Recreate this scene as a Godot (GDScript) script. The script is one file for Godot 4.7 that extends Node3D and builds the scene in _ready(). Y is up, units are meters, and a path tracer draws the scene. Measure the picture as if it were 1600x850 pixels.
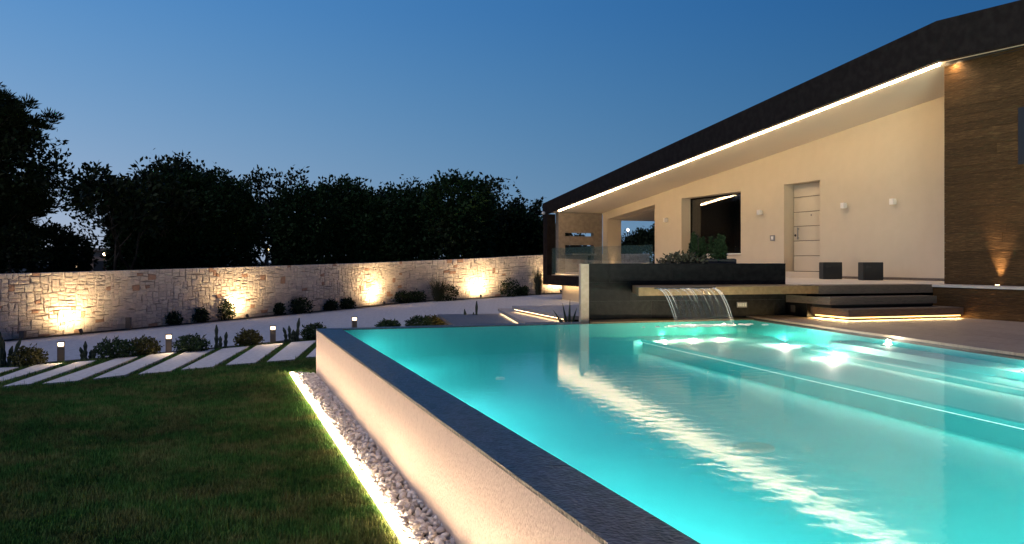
extends Node3D

var rng := RandomNumberGenerator.new()
var used := {}
var M := {}

# ---------------------------------------------------------------- helpers
func numbered(called: String) -> String:
	if not used.has(called):
		used[called] = 0
		return called
	used[called] += 1
	return "%s_%03d" % [called, used[called]]

func tag(o: Node, label := "", category := "", group := "", kind := "") -> void:
	if label: o.set_meta("label", label)
	if category: o.set_meta("category", category)
	if group: o.set_meta("group", group)
	if kind: o.set_meta("kind", kind)

func thing(called: String, at: Vector3, label: String, category: String, group := "", turn := 0.0) -> Node3D:
	var o := Node3D.new()
	o.name = numbered(called)
	add_child(o, true)
	o.position = at
	o.rotation.y = turn
	tag(o, label, category, group)
	return o

func st_new() -> SurfaceTool:
	var st := SurfaceTool.new()
	st.begin(Mesh.PRIMITIVE_TRIANGLES)
	st.set_smooth_group(-1)
	return st

func part_name(parent: Node, called: String) -> String:
	if parent == self:
		return numbered(called)
	var key := "%d/%s" % [parent.get_instance_id(), called]
	if not used.has(key):
		used[key] = 0
		return called
	used[key] += 1
	return "%s_%03d" % [called, used[key]]

func obj(called: String, mesh: Mesh, mat: Material, parent: Node = self) -> MeshInstance3D:
	var o := MeshInstance3D.new()
	o.name = part_name(parent, called)
	o.mesh = mesh
	if mat: o.material_override = mat
	parent.add_child(o, true)
	return o

func build(called: String, st: SurfaceTool, mat: Material, parent: Node = self) -> MeshInstance3D:
	st.generate_normals()
	return obj(called, st.commit(), mat, parent)

func struct(called: String, st: SurfaceTool, mat: Material, label: String) -> MeshInstance3D:
	var o := build(called, st, mat)
	tag(o, label, "", "", "structure")
	return o

func tri(st: SurfaceTool, a: Vector3, b: Vector3, c: Vector3) -> void:
	st.add_vertex(a); st.add_vertex(b); st.add_vertex(c)

func quad(st: SurfaceTool, a: Vector3, b: Vector3, c: Vector3, d: Vector3) -> void:
	tri(st, a, b, c); tri(st, a, c, d)

# triangle of a convex body, turned so that it faces away from its centre
func tri_o(st: SurfaceTool, a: Vector3, b: Vector3, c: Vector3, o: Vector3) -> void:
	if (c - a).cross(b - a).dot((a + b + c) / 3.0 - o) < 0.0:
		tri(st, a, c, b)
	else:
		tri(st, a, b, c)

func quad_o(st: SurfaceTool, a: Vector3, b: Vector3, c: Vector3, d: Vector3, o: Vector3) -> void:
	tri_o(st, a, b, c, o); tri_o(st, a, c, d, o)

# box with chamfered edges
func cbox(st: SurfaceTool, size: Vector3, xf := Transform3D.IDENTITY, bevel := 0.006) -> void:
	var h := size * 0.5
	var b := minf(bevel, minf(h.x, minf(h.y, h.z)) * 0.5)
	var o: Vector3 = xf.origin
	var v := {}
	for sx in [-1, 1]:
		for sy in [-1, 1]:
			for sz in [-1, 1]:
				v[[sx, sy, sz, 0]] = xf * Vector3(sx * h.x, sy * (h.y - b), sz * (h.z - b))
				v[[sx, sy, sz, 1]] = xf * Vector3(sx * (h.x - b), sy * h.y, sz * (h.z - b))
				v[[sx, sy, sz, 2]] = xf * Vector3(sx * (h.x - b), sy * (h.y - b), sz * h.z)
	for s in [-1, 1]:
		quad_o(st, v[[s, -1, -1, 0]], v[[s, 1, -1, 0]], v[[s, 1, 1, 0]], v[[s, -1, 1, 0]], o)
		quad_o(st, v[[-1, s, -1, 1]], v[[1, s, -1, 1]], v[[1, s, 1, 1]], v[[-1, s, 1, 1]], o)
		quad_o(st, v[[-1, -1, s, 2]], v[[1, -1, s, 2]], v[[1, 1, s, 2]], v[[-1, 1, s, 2]], o)
		for r in [-1, 1]:
			quad_o(st, v[[s, r, -1, 0]], v[[s, r, 1, 0]], v[[s, r, 1, 1]], v[[s, r, -1, 1]], o)
			quad_o(st, v[[s, -1, r, 0]], v[[s, 1, r, 0]], v[[s, 1, r, 2]], v[[s, -1, r, 2]], o)
			quad_o(st, v[[-1, s, r, 1]], v[[1, s, r, 1]], v[[1, s, r, 2]], v[[-1, s, r, 2]], o)
			for q in [-1, 1]:
				tri_o(st, v[[s, r, q, 0]], v[[s, r, q, 1]], v[[s, r, q, 2]], o)

func bx(st: SurfaceTool, a: Vector3, b: Vector3, bevel := 0.006) -> void:
	cbox(st, (b - a).abs(), Transform3D(Basis(), (a + b) * 0.5), bevel)

# a polygon in plan (x, depth) raised from y0 to y1
func plan(st: SurfaceTool, poly: PackedVector2Array, y0: float, y1: float) -> void:
	var t := Geometry2D.triangulate_polygon(poly)
	for k in range(0, t.size(), 3):
		var a := poly[t[k]]; var b := poly[t[k + 1]]; var c := poly[t[k + 2]]
		var low := Vector3((a.x + b.x + c.x) / 3, y0 - 1, -(a.y + b.y + c.y) / 3)
		tri_o(st, Vector3(a.x, y1, -a.y), Vector3(b.x, y1, -b.y), Vector3(c.x, y1, -c.y), low)
		low.y = y1 + 1
		tri_o(st, Vector3(a.x, y0, -a.y), Vector3(b.x, y0, -b.y), Vector3(c.x, y0, -c.y), low)
	sides(st, poly, func(p, k): return Vector3(p.x, y1 if k else y0, -p.y))

# a polygon in the house's (t, y) plane drawn out between two offsets n
func ext(st: SurfaceTool, poly: PackedVector2Array, n0: float, n1: float) -> void:
	var t := Geometry2D.triangulate_polygon(poly)
	for k in range(0, t.size(), 3):
		var a := poly[t[k]]; var b := poly[t[k + 1]]; var c := poly[t[k + 2]]
		for e in [[n0, n1], [n1, n0]]:
			tri_o(st, Vector3(a.x, a.y, -e[0]), Vector3(b.x, b.y, -e[0]), Vector3(c.x, c.y, -e[0]), Vector3((a.x + b.x + c.x) / 3, (a.y + b.y + c.y) / 3, -e[1]))
	sides(st, poly, func(p, k): return Vector3(p.x, p.y, -(n1 if k else n0)))

func sides(st: SurfaceTool, poly: PackedVector2Array, f: Callable) -> void:
	var area := 0.0
	for i in poly.size():
		area += poly[i].cross(poly[(i + 1) % poly.size()])
	for i in poly.size():
		var p := poly[i]; var q := poly[(i + 1) % poly.size()]
		var a: Vector3 = f.call(p, 0); var b: Vector3 = f.call(q, 0); var c: Vector3 = f.call(q, 1); var d: Vector3 = f.call(p, 1)
		var side := (q - p).orthogonal().normalized() * (1.0 if area > 0 else -1.0)   # points outwards
		var mid := (p + q) * 0.5
		if Geometry2D.is_point_in_polygon(mid + side * 0.001, poly):
			side = -side
		var o: Vector3 = (f.call(mid - side, 0) + f.call(mid - side, 1)) * 0.5
		quad_o(st, a, b, c, d, o)

func tube(st: SurfaceTool, pts: Array, radii: Array, sides_n := 6, cap := true) -> void:
	var rings := []
	for i in pts.size():
		var d: Vector3 = (pts[mini(i + 1, pts.size() - 1)] - pts[maxi(i - 1, 0)]).normalized()
		var x := d.cross(Vector3(0.31, 0.2, 0.93)).normalized()
		if x.length() < 0.5: x = d.cross(Vector3.RIGHT).normalized()
		var y := d.cross(x)
		var ring := []
		for k in sides_n:
			var a := TAU * k / sides_n
			ring.append(pts[i] + (x * cos(a) + y * sin(a)) * radii[i])
		rings.append(ring)
	for i in pts.size() - 1:
		var o: Vector3 = (pts[i] + pts[i + 1]) * 0.5
		for k in sides_n:
			quad_o(st, rings[i][k], rings[i][(k + 1) % sides_n], rings[i + 1][(k + 1) % sides_n], rings[i + 1][k], o)
	if cap:
		for e in [0, pts.size() - 1]:
			var o2: Vector3 = pts[1] if e == 0 else pts[e - 1]
			for k in range(1, sides_n - 1):
				tri_o(st, rings[e][0], rings[e][k], rings[e][k + 1], o2)

func noise(freq: float, seed_: int, octaves := 4) -> FastNoiseLite:
	var n := FastNoiseLite.new()
	n.noise_type = FastNoiseLite.TYPE_SIMPLEX_SMOOTH
	n.frequency = freq
	n.seed = seed_
	n.fractal_octaves = octaves
	return n

func noise_tex(freq: float, seed_: int, ramp: Array = [], size := 512, octaves := 4, normal := false, strength := 4.0) -> NoiseTexture2D:
	var t := NoiseTexture2D.new()
	t.width = size; t.height = size
	t.seamless = true
	t.noise = noise(freq, seed_, octaves)
	t.generate_mipmaps = false
	if normal:
		t.as_normal_map = true
		t.bump_strength = strength
	if ramp:
		var g := Gradient.new()
		g.offsets = PackedFloat32Array()
		g.colors = PackedColorArray()
		var offs := PackedFloat32Array(); var cols := PackedColorArray()
		for k in ramp.size():
			offs.append(0.2 + 0.6 * k / maxf(1, ramp.size() - 1)); cols.append(lin(ramp[k]))
		g.offsets = offs; g.colors = cols
		t.color_ramp = g
	return t

func lin(c: Color) -> Color:      # a real-world base colour, written linear, as the sRGB that materials expect
	return c.linear_to_srgb()

func mat(base: Color, rough := 0.8, bump: Texture2D = null, bump_cm := 0.5, scale := Vector3.ONE, tex: Texture2D = null, world := false) -> StandardMaterial3D:
	var m := StandardMaterial3D.new()
	m.albedo_color = lin(base)
	m.roughness = rough
	if tex:
		m.albedo_color = Color.WHITE
		m.albedo_texture = tex
	if bump:
		m.heightmap_enabled = true
		m.heightmap_texture = bump
		m.heightmap_scale = bump_cm
	if tex or bump:
		m.uv1_triplanar = true
		m.uv1_world_triplanar = world
		m.uv1_scale = scale
	return m

func glow(c: Color, energy: float) -> StandardMaterial3D:
	var m := StandardMaterial3D.new()
	m.albedo_color = Color(0.9, 0.9, 0.9)
	m.emission_enabled = true
	m.emission = lin(c)
	m.emission_energy_multiplier = energy
	return m

func vmat(rough := 0.8) -> StandardMaterial3D:      # colour from the vertices (linear)
	var m := StandardMaterial3D.new()
	m.vertex_color_use_as_albedo = true
	m.roughness = rough
	return m

func omni(called: String, at: Vector3, c: Color, e: float, size: float, parent: Node = self) -> void:
	var l := OmniLight3D.new()
	l.name = part_name(parent, called)
	l.position = at
	l.light_color = lin(c)
	l.light_energy = e
	l.light_size = size
	l.omni_range = 60
	l.omni_attenuation = 2
	l.shadow_enabled = true
	parent.add_child(l, true)

func spot(called: String, at: Vector3, towards: Vector3, c: Color, e: float, angle: float, soft: float, size: float, parent: Node = self) -> void:
	var l := SpotLight3D.new()
	l.name = part_name(parent, called)
	l.position = at
	var d := towards.normalized()
	l.basis = Basis.looking_at(d, Vector3.UP if absf(d.y) < 0.98 else Vector3.RIGHT)
	l.light_color = lin(c)
	l.light_energy = e
	l.spot_angle = angle
	l.spot_angle_attenuation = soft
	l.light_size = size
	l.spot_range = 60
	l.spot_attenuation = 2
	l.shadow_enabled = true
	parent.add_child(l, true)

func area(called: String, at: Vector3, along: Vector3, towards: Vector3, size: Vector2, c: Color, e: float, parent: Node = self) -> void:
	var l := AreaLight3D.new()
	l.name = part_name(parent, called)
	var z := -towards.normalized()
	var x := (along - z * along.dot(z)).normalized()
	l.transform = Transform3D(Basis(x, z.cross(x), z), at)
	l.area_size = size
	l.light_color = lin(c)
	l.light_energy = e
	l.area_range = 60
	l.area_attenuation = 2
	l.shadow_enabled = true
	parent.add_child(l, true)

func P(x: float, d: float, y: float) -> Vector3:
	return Vector3(x, y, -d)

func sstep(a: float, b: float, x: float) -> float:
	var t := clampf((x - a) / (b - a), 0, 1)
	return t * t * (3 - 2 * t)

func line(xs: Array, ys: Array, x: float) -> float:
	if x <= xs[0]:
		return ys[0] + (ys[1] - ys[0]) * (x - xs[0]) / (xs[1] - xs[0])
	for i in xs.size() - 1:
		if x <= xs[i + 1] or i == xs.size() - 2:
			return ys[i] + (ys[i + 1] - ys[i]) * (x - xs[i]) / (xs[i + 1] - xs[i])
	return ys[-1]

# ---------------------------------------------------------------- the lie of the land
const WATER := 0.74
const DECK := 0.78
const TERRACE := 1.35
const WARM := Color(1.0, 0.66, 0.34)
const WARM_WHITE := Color(1.0, 0.72, 0.42)
const EAVES := Color(1.0, 0.72, 0.4)
const GROUND_LED := Color(1.0, 0.73, 0.47)
var bed_x := [-14.0, -9.9, -7.9, -6.5, -4.95, -3.65, -1.78, 1.5, 6.0]
var bed_d := [8.7, 13.0, 15.15, 16.4, 17.95, 19.9, 21.2, 22.5, 24.0]

func bed(x: float) -> float:
	return line(bed_x, bed_d, x)

func hl(d: float) -> float:
	return 0.12 * sstep(14.0, 20.5, d)

# the foot of the stone wall: x, depth, level
var wall_pts := [Vector3(-19.5, 9.2, -0.24), Vector3(-16, 14.7, -0.2), Vector3(-12.2, 20.9, -0.12), Vector3(-6.57, 30, 0.07), Vector3(-4.07, 34.0, 0.18), Vector3(-1.43, 35.0, 0.295), Vector3(1.44, 36, 0.44), Vector3(6, 37.6, 0.5)]
var wall_at := []      # [s, x, d, y] along the wall

func lay_wall() -> void:
	var s := 0.0
	var last := Vector3.ZERO
	for i in range(0, wall_pts.size() - 1):
		var p0: Vector3 = wall_pts[maxi(i - 1, 0)]; var p1: Vector3 = wall_pts[i]; var p2: Vector3 = wall_pts[i + 1]; var p3: Vector3 = wall_pts[mini(i + 2, wall_pts.size() - 1)]
		for k in 24:
			var p := p1.cubic_interpolate(p2, p0, p3, k / 24.0)
			if wall_at: s += Vector2(p.x - last.x, p.y - last.y).length()
			wall_at.append([s, p.x, p.y, p.z])
			last = p

func wall_point(s: float) -> Vector3:
	var lo := 0
	var hi := wall_at.size() - 1
	while hi - lo > 1:
		var m := (lo + hi) / 2
		if wall_at[m][0] <= s: lo = m
		else: hi = m
	var a = wall_at[lo]; var b = wall_at[hi]
	var k: float = clampf((s - a[0]) / maxf(b[0] - a[0], 1e-4), 0, 1)
	return P(lerpf(a[1], b[1], k), lerpf(a[2], b[2], k), lerpf(a[3], b[3], k))

func wall_front(s: float) -> Vector3:     # horizontal direction that the wall's face looks to
	var t := wall_point(s + 0.1) - wall_point(s - 0.1)
	t.y = 0
	return Vector3.UP.cross(t.normalized()) * -1.0

# the house stands in its own frame: x = t along the facade (away), y up, z = -n (n towards the garden)
const UX := -0.37256
const UD := 0.92801
func H(t: float, y: float, n: float) -> Vector3:
	return P(9.25 + t * UX - n * UD, 18.77 + t * UD + n * UX, y)

func soffit(t: float) -> float:
	return 5.31 - 0.1094 * t if t > -1.8 else 5.507 + (t + 1.8) * 0.03

func roof_top(t: float) -> float:
	return 6.24 - 0.1271 * (t + 1.8) if t > -1.8 else 6.24 + (t + 1.8) * 0.05

# ---------------------------------------------------------------- build
func _ready() -> void:
	rng.seed = 77
	camera_and_sky()
	materials()
	lay_wall()
	ground()
	stone_wall()
	pool()
	house()
	terrace()
	garden()
	trees()
	small_things()

func camera_and_sky() -> void:
	var cam := Camera3D.new()
	cam.name = "camera"
	cam.position = Vector3(0, 1.78, 0)
	cam.near = 0.1
	cam.far = 2000
	cam.projection = Camera3D.PROJECTION_FRUSTUM
	cam.size = 0.1 * 850.0 / 1370.0
	cam.frustum_offset = Vector2(0, -0.1 * 17.0 / 1370.0)
	cam.current = true
	add_child(cam)
	var e := Environment.new()
	e.tonemap_mode = Environment.TONE_MAPPER_LINEAR
	e.tonemap_exposure = 1.0
	e.background_mode = Environment.BG_SKY
	e.volumetric_fog_enabled = true
	e.volumetric_fog_density = 0.0
	e.sdfgi_enabled = true
	e.ssao_enabled = true
	e.ssil_enabled = true
	var im := Image.create(512, 256, false, Image.FORMAT_RGBF)
	for j in 256:
		var el := 90.0 - (j + 0.5) * 180.0 / 256.0
		for i in 512:
			var az := (i + 0.5) / 512.0 * 360.0
			var g := cos(deg_to_rad(az + 70.0)) - 0.454
			var low := 16.0 - clampf(el, 0, 16)
			var high := clampf(el - 16, 0, 44) * 0.6
			im.set_pixel(i, j, Color(0.056 * exp(1.8 * g + 0.098 * low - 0.06 * high), 0.198 * exp(1.05 * g + 0.038 * low - 0.03 * high), 0.455 * exp(0.75 * g + 0.005 * low - 0.012 * high)))
	var sm := PanoramaSkyMaterial.new()
	sm.panorama = ImageTexture.create_from_image(im)
	e.sky = Sky.new()
	e.sky.sky_material = sm
	var we := WorldEnvironment.new()
	we.name = "world_environment"
	we.environment = e
	add_child(we)
	var sun := DirectionalLight3D.new()      # the last glow of the sunset, far round to the left
	sun.name = "dusk_glow"
	sun.light_color = Color(1.0, 0.92, 0.88)
	sun.light_energy = 0.3
	sun.light_angular_distance = 30
	sun.shadow_enabled = true
	sun.basis = Basis.looking_at(Vector3(0.55, -0.75, -0.35).normalized())
	add_child(sun)

func materials() -> void:
	var fine := noise_tex(0.06, 1, [], 512, 5)
	var soft := noise_tex(0.015, 2, [], 512, 4)
	M.fine = fine
	M.white_wall = mat(Color(0.55, 0.46, 0.335), 0.85, fine, 0.12, Vector3.ONE * 0.5, noise_tex(0.008, 3, [Color(0.54, 0.455, 0.335), Color(0.56, 0.472, 0.35)], 512, 6))
	M.soffit = mat(Color(0.8, 0.69, 0.53), 0.85, fine, 0.08, Vector3.ONE * 0.8)
	M.white_paint = mat(Color(0.76, 0.73, 0.67), 0.5)
	M.door = mat(Color(0.56, 0.48, 0.36), 0.45, fine, 0.05, Vector3.ONE)
	M.dark_metal = mat(Color(0.028, 0.022, 0.02), 0.55, fine, 0.08, Vector3.ONE * 0.7, noise_tex(0.012, 5, [Color(0.013, 0.01, 0.009), Color(0.02, 0.016, 0.014)]))
	M.dark_metal.metallic_specular = 0.15
	M.dark_metal.roughness = 0.75
	M.black = mat(Color(0.012, 0.012, 0.013), 0.5)
	M.steel = mat(Color(0.3, 0.29, 0.28), 0.35)
	M.steel.metallic = 0.8
	M.bbq = mat(Color(0.2, 0.165, 0.13), 0.8, fine, 0.3, Vector3.ONE, noise_tex(0.01, 6, [Color(0.17, 0.14, 0.11), Color(0.23, 0.19, 0.15)]))
	M.planks = []
	for k in 4:
		var f: float = [0.82, 1.0, 1.15, 0.93][k]
		M.planks.append(mat(Color.WHITE, 0.7, noise_tex(0.02, 20 + k, [], 512, 5), 0.5, Vector3(0.35, 6.0, 0.35), noise_tex(0.018, 10 + k, [Color(0.038, 0.02, 0.008) * f, Color(0.082, 0.044, 0.017) * f, Color(0.057, 0.031, 0.012) * f, Color(0.135, 0.074, 0.029) * f], 512, 5)))
	for q in M.planks: q.metallic_specular = 0.22
	M.step_stone = mat(Color.WHITE, 0.6, fine, 0.2, Vector3(0.5, 3, 0.5), noise_tex(0.02, 31, [Color(0.085, 0.062, 0.046), Color(0.14, 0.104, 0.075), Color(0.105, 0.078, 0.058)]))
	M.pale_stone = mat(Color.WHITE, 0.6, fine, 0.3, Vector3.ONE * 0.9, noise_tex(0.02, 32, [Color(0.16, 0.1, 0.042), Color(0.23, 0.15, 0.066)]))
	M.pier = mat(Color.WHITE, 0.6, M.fine, 0.3, Vector3.ONE * 0.9, noise_tex(0.02, 33, [Color(0.5, 0.37, 0.25), Color(0.6, 0.46, 0.33)]))
	M.deck = []
	for k in 3:
		var f: float = [0.92, 1.0, 1.06][k]
		M.deck.append(mat(Color.WHITE, 0.55, fine, 0.2, Vector3(0.5, 0.5, 1.6), noise_tex(0.02, 40 + k, [Color(0.25, 0.18, 0.125) * f, Color(0.34, 0.255, 0.185) * f, Color(0.295, 0.215, 0.152) * f])))
	M.terrace_floor = mat(Color.WHITE, 0.5, fine, 0.1, Vector3.ONE * 0.6, noise_tex(0.01, 44, [Color(0.5, 0.44, 0.36), Color(0.6, 0.53, 0.44)]))
	M.slate = []
	for k in 3:
		var f: float = [0.85, 1.0, 1.2][k]
		M.slate.append(mat(Color.WHITE, 0.42, fine, 0.25, Vector3.ONE * 0.8, noise_tex(0.018, 50 + k, [Color(0.009, 0.009, 0.0085) * f, Color(0.018, 0.0175, 0.016) * f])))
	for q in M.slate: q.metallic_specular = 0.25
	M.rim = mat(Color.WHITE, 0.3, noise_tex(0.05, 61, [], 512, 5), 0.5, Vector3.ONE * 1.1, noise_tex(0.012, 62, [Color(0.012, 0.013, 0.017), Color(0.022, 0.024, 0.03), Color(0.075, 0.08, 0.095), Color(0.017, 0.019, 0.024)], 512, 5), true)
	M.rim.roughness = 0.36
	M.rim.metallic_specular = 0.5
	M.plaster = mat(Color.WHITE, 0.85, noise_tex(0.09, 64, [], 512, 4), 0.45, Vector3(1.5, 0.7, 1.5), noise_tex(0.03, 65, [Color(0.44, 0.345, 0.28), Color(0.56, 0.45, 0.375), Color(0.5, 0.4, 0.33)], 512, 5))
	M.liner = mat(Color.WHITE, 0.6, null, 0, Vector3.ONE * 0.4, noise_tex(0.006, 70, [Color(0.07, 0.6, 0.58), Color(0.09, 0.66, 0.63)]))
	M.shaded_riser = mat(Color(0.015, 0.2, 0.25), 0.6)  # same liner on the shelf's front, its shade put into a darker colour
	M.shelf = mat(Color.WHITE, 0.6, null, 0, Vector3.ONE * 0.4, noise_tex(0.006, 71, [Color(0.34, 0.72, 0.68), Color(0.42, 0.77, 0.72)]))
	var w := StandardMaterial3D.new()
	w.transparency = BaseMaterial3D.TRANSPARENCY_ALPHA
	w.albedo_color = Color(0.02, 0.7, 0.72, 0.05)
	w.roughness = 0.06
	w.metallic_specular = 0.38
	w.heightmap_enabled = true
	w.heightmap_texture = noise_tex(0.045, 120, [], 1024, 3)
	w.heightmap_scale = 0.015
	w.uv1_triplanar = true
	w.uv1_world_triplanar = true
	w.uv1_scale = Vector3.ONE * 0.6
	M.water = w
	var fall := StandardMaterial3D.new()
	fall.transparency = BaseMaterial3D.TRANSPARENCY_ALPHA
	fall.albedo_color = Color(0.95, 0.95, 0.92, 0.24)
	fall.roughness = 0.12
	M.fall = fall
	var foam := StandardMaterial3D.new()
	foam.transparency = BaseMaterial3D.TRANSPARENCY_ALPHA
	foam.albedo_color = Color(0.97, 0.97, 0.95, 0.5)
	foam.roughness = 0.6
	M.foam = foam
	var g := StandardMaterial3D.new()
	g.transparency = BaseMaterial3D.TRANSPARENCY_ALPHA
	g.albedo_color = Color(0.55, 0.7, 0.62, 0.1)
	g.roughness = 0.02
	M.glass = g
	var gd := g.duplicate()
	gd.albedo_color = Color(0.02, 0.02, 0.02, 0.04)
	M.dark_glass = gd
	M.drive = mat(Color.WHITE, 0.9, noise_tex(0.12, 81, [], 512, 4), 0.8, Vector3.ONE * 0.8, noise_tex(0.012, 82, [Color(0.33, 0.335, 0.345), Color(0.46, 0.465, 0.475), Color(0.39, 0.395, 0.41)], 512, 6), true)
	M.slab = mat(Color.WHITE, 0.85, fine, 0.4, Vector3.ONE * 0.9, noise_tex(0.02, 84, [Color(0.52, 0.49, 0.46), Color(0.64, 0.61, 0.575)], 512, 5), true)
	M.soil = mat(Color.WHITE, 0.95, noise_tex(0.1, 86, [], 256, 4), 2.0, Vector3.ONE, noise_tex(0.05, 87, [Color(0.012, 0.01, 0.008), Color(0.035, 0.028, 0.02)], 256, 5), true)
	M.lawn = mat(Color.WHITE, 0.95, noise_tex(0.1, 88, [], 256, 4), 2.0, Vector3.ONE * 1.5, noise_tex(0.02, 89, [Color(0.012, 0.02, 0.006), Color(0.02, 0.036, 0.01), Color(0.03, 0.035, 0.012)], 512, 5), true)
	M.grey_slab = mat(Color.WHITE, 0.5, fine, 0.2, Vector3.ONE, noise_tex(0.015, 90, [Color(0.06, 0.062, 0.068), Color(0.1, 0.1, 0.11)]), true)
	M.paver = mat(Color.WHITE, 0.7, fine, 0.3, Vector3.ONE, noise_tex(0.015, 91, [Color(0.26, 0.235, 0.21), Color(0.34, 0.31, 0.28)]), true)
	M.mortar = mat(Color(0.32, 0.265, 0.215), 0.95, fine, 1.0, Vector3.ONE * 1.5)
	M.stones = []
	var sc := [Color(0.74, 0.62, 0.51), Color(0.78, 0.66, 0.54), Color(0.75, 0.62, 0.52), Color(0.7, 0.59, 0.5), Color(0.52, 0.31, 0.21), Color(0.82, 0.71, 0.59)]
	var sbump := noise_tex(0.05, 95, [], 512, 5)
	for k in sc.size():
		M.stones.append(mat(Color.WHITE, 0.9, sbump, 2.2, Vector3.ONE * 1.3, noise_tex(0.03, 96 + k, [sc[k] * 0.82, sc[k], sc[k] * 1.1], 256, 5), true))
	M.pebbles = []
	for c in [Color(0.62, 0.58, 0.53), Color(0.5, 0.46, 0.43), Color(0.72, 0.69, 0.65), Color(0.34, 0.31, 0.3)]:
		M.pebbles.append(mat(c, 0.6, fine, 0.08, Vector3.ONE * 4))
	M.pebble_any = vmat(0.6)
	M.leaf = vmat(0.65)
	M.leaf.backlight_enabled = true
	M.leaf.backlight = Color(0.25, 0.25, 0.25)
	M.leaf.metallic_specular = 0.2
	M.bark = mat(Color(0.05, 0.038, 0.028), 0.9, fine, 1.5, Vector3(2, 0.6, 2))
	M.cactus = mat(Color.WHITE, 0.7, fine, 0.3, Vector3.ONE * 4, noise_tex(0.05, 110, [Color(0.02, 0.035, 0.018), Color(0.04, 0.062, 0.03)], 256))
	M.bollard = mat(Color(0.16, 0.125, 0.1), 0.5, fine, 0.05, Vector3.ONE * 4)
	M.pouf = mat(Color(0.014, 0.016, 0.015), 0.8, fine, 0.15, Vector3.ONE * 4)
	M.planter = mat(Color(0.025, 0.022, 0.021), 0.6, fine, 0.1, Vector3.ONE * 2)
	M.room = mat(Color(0.05, 0.035, 0.027), 0.9)

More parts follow.
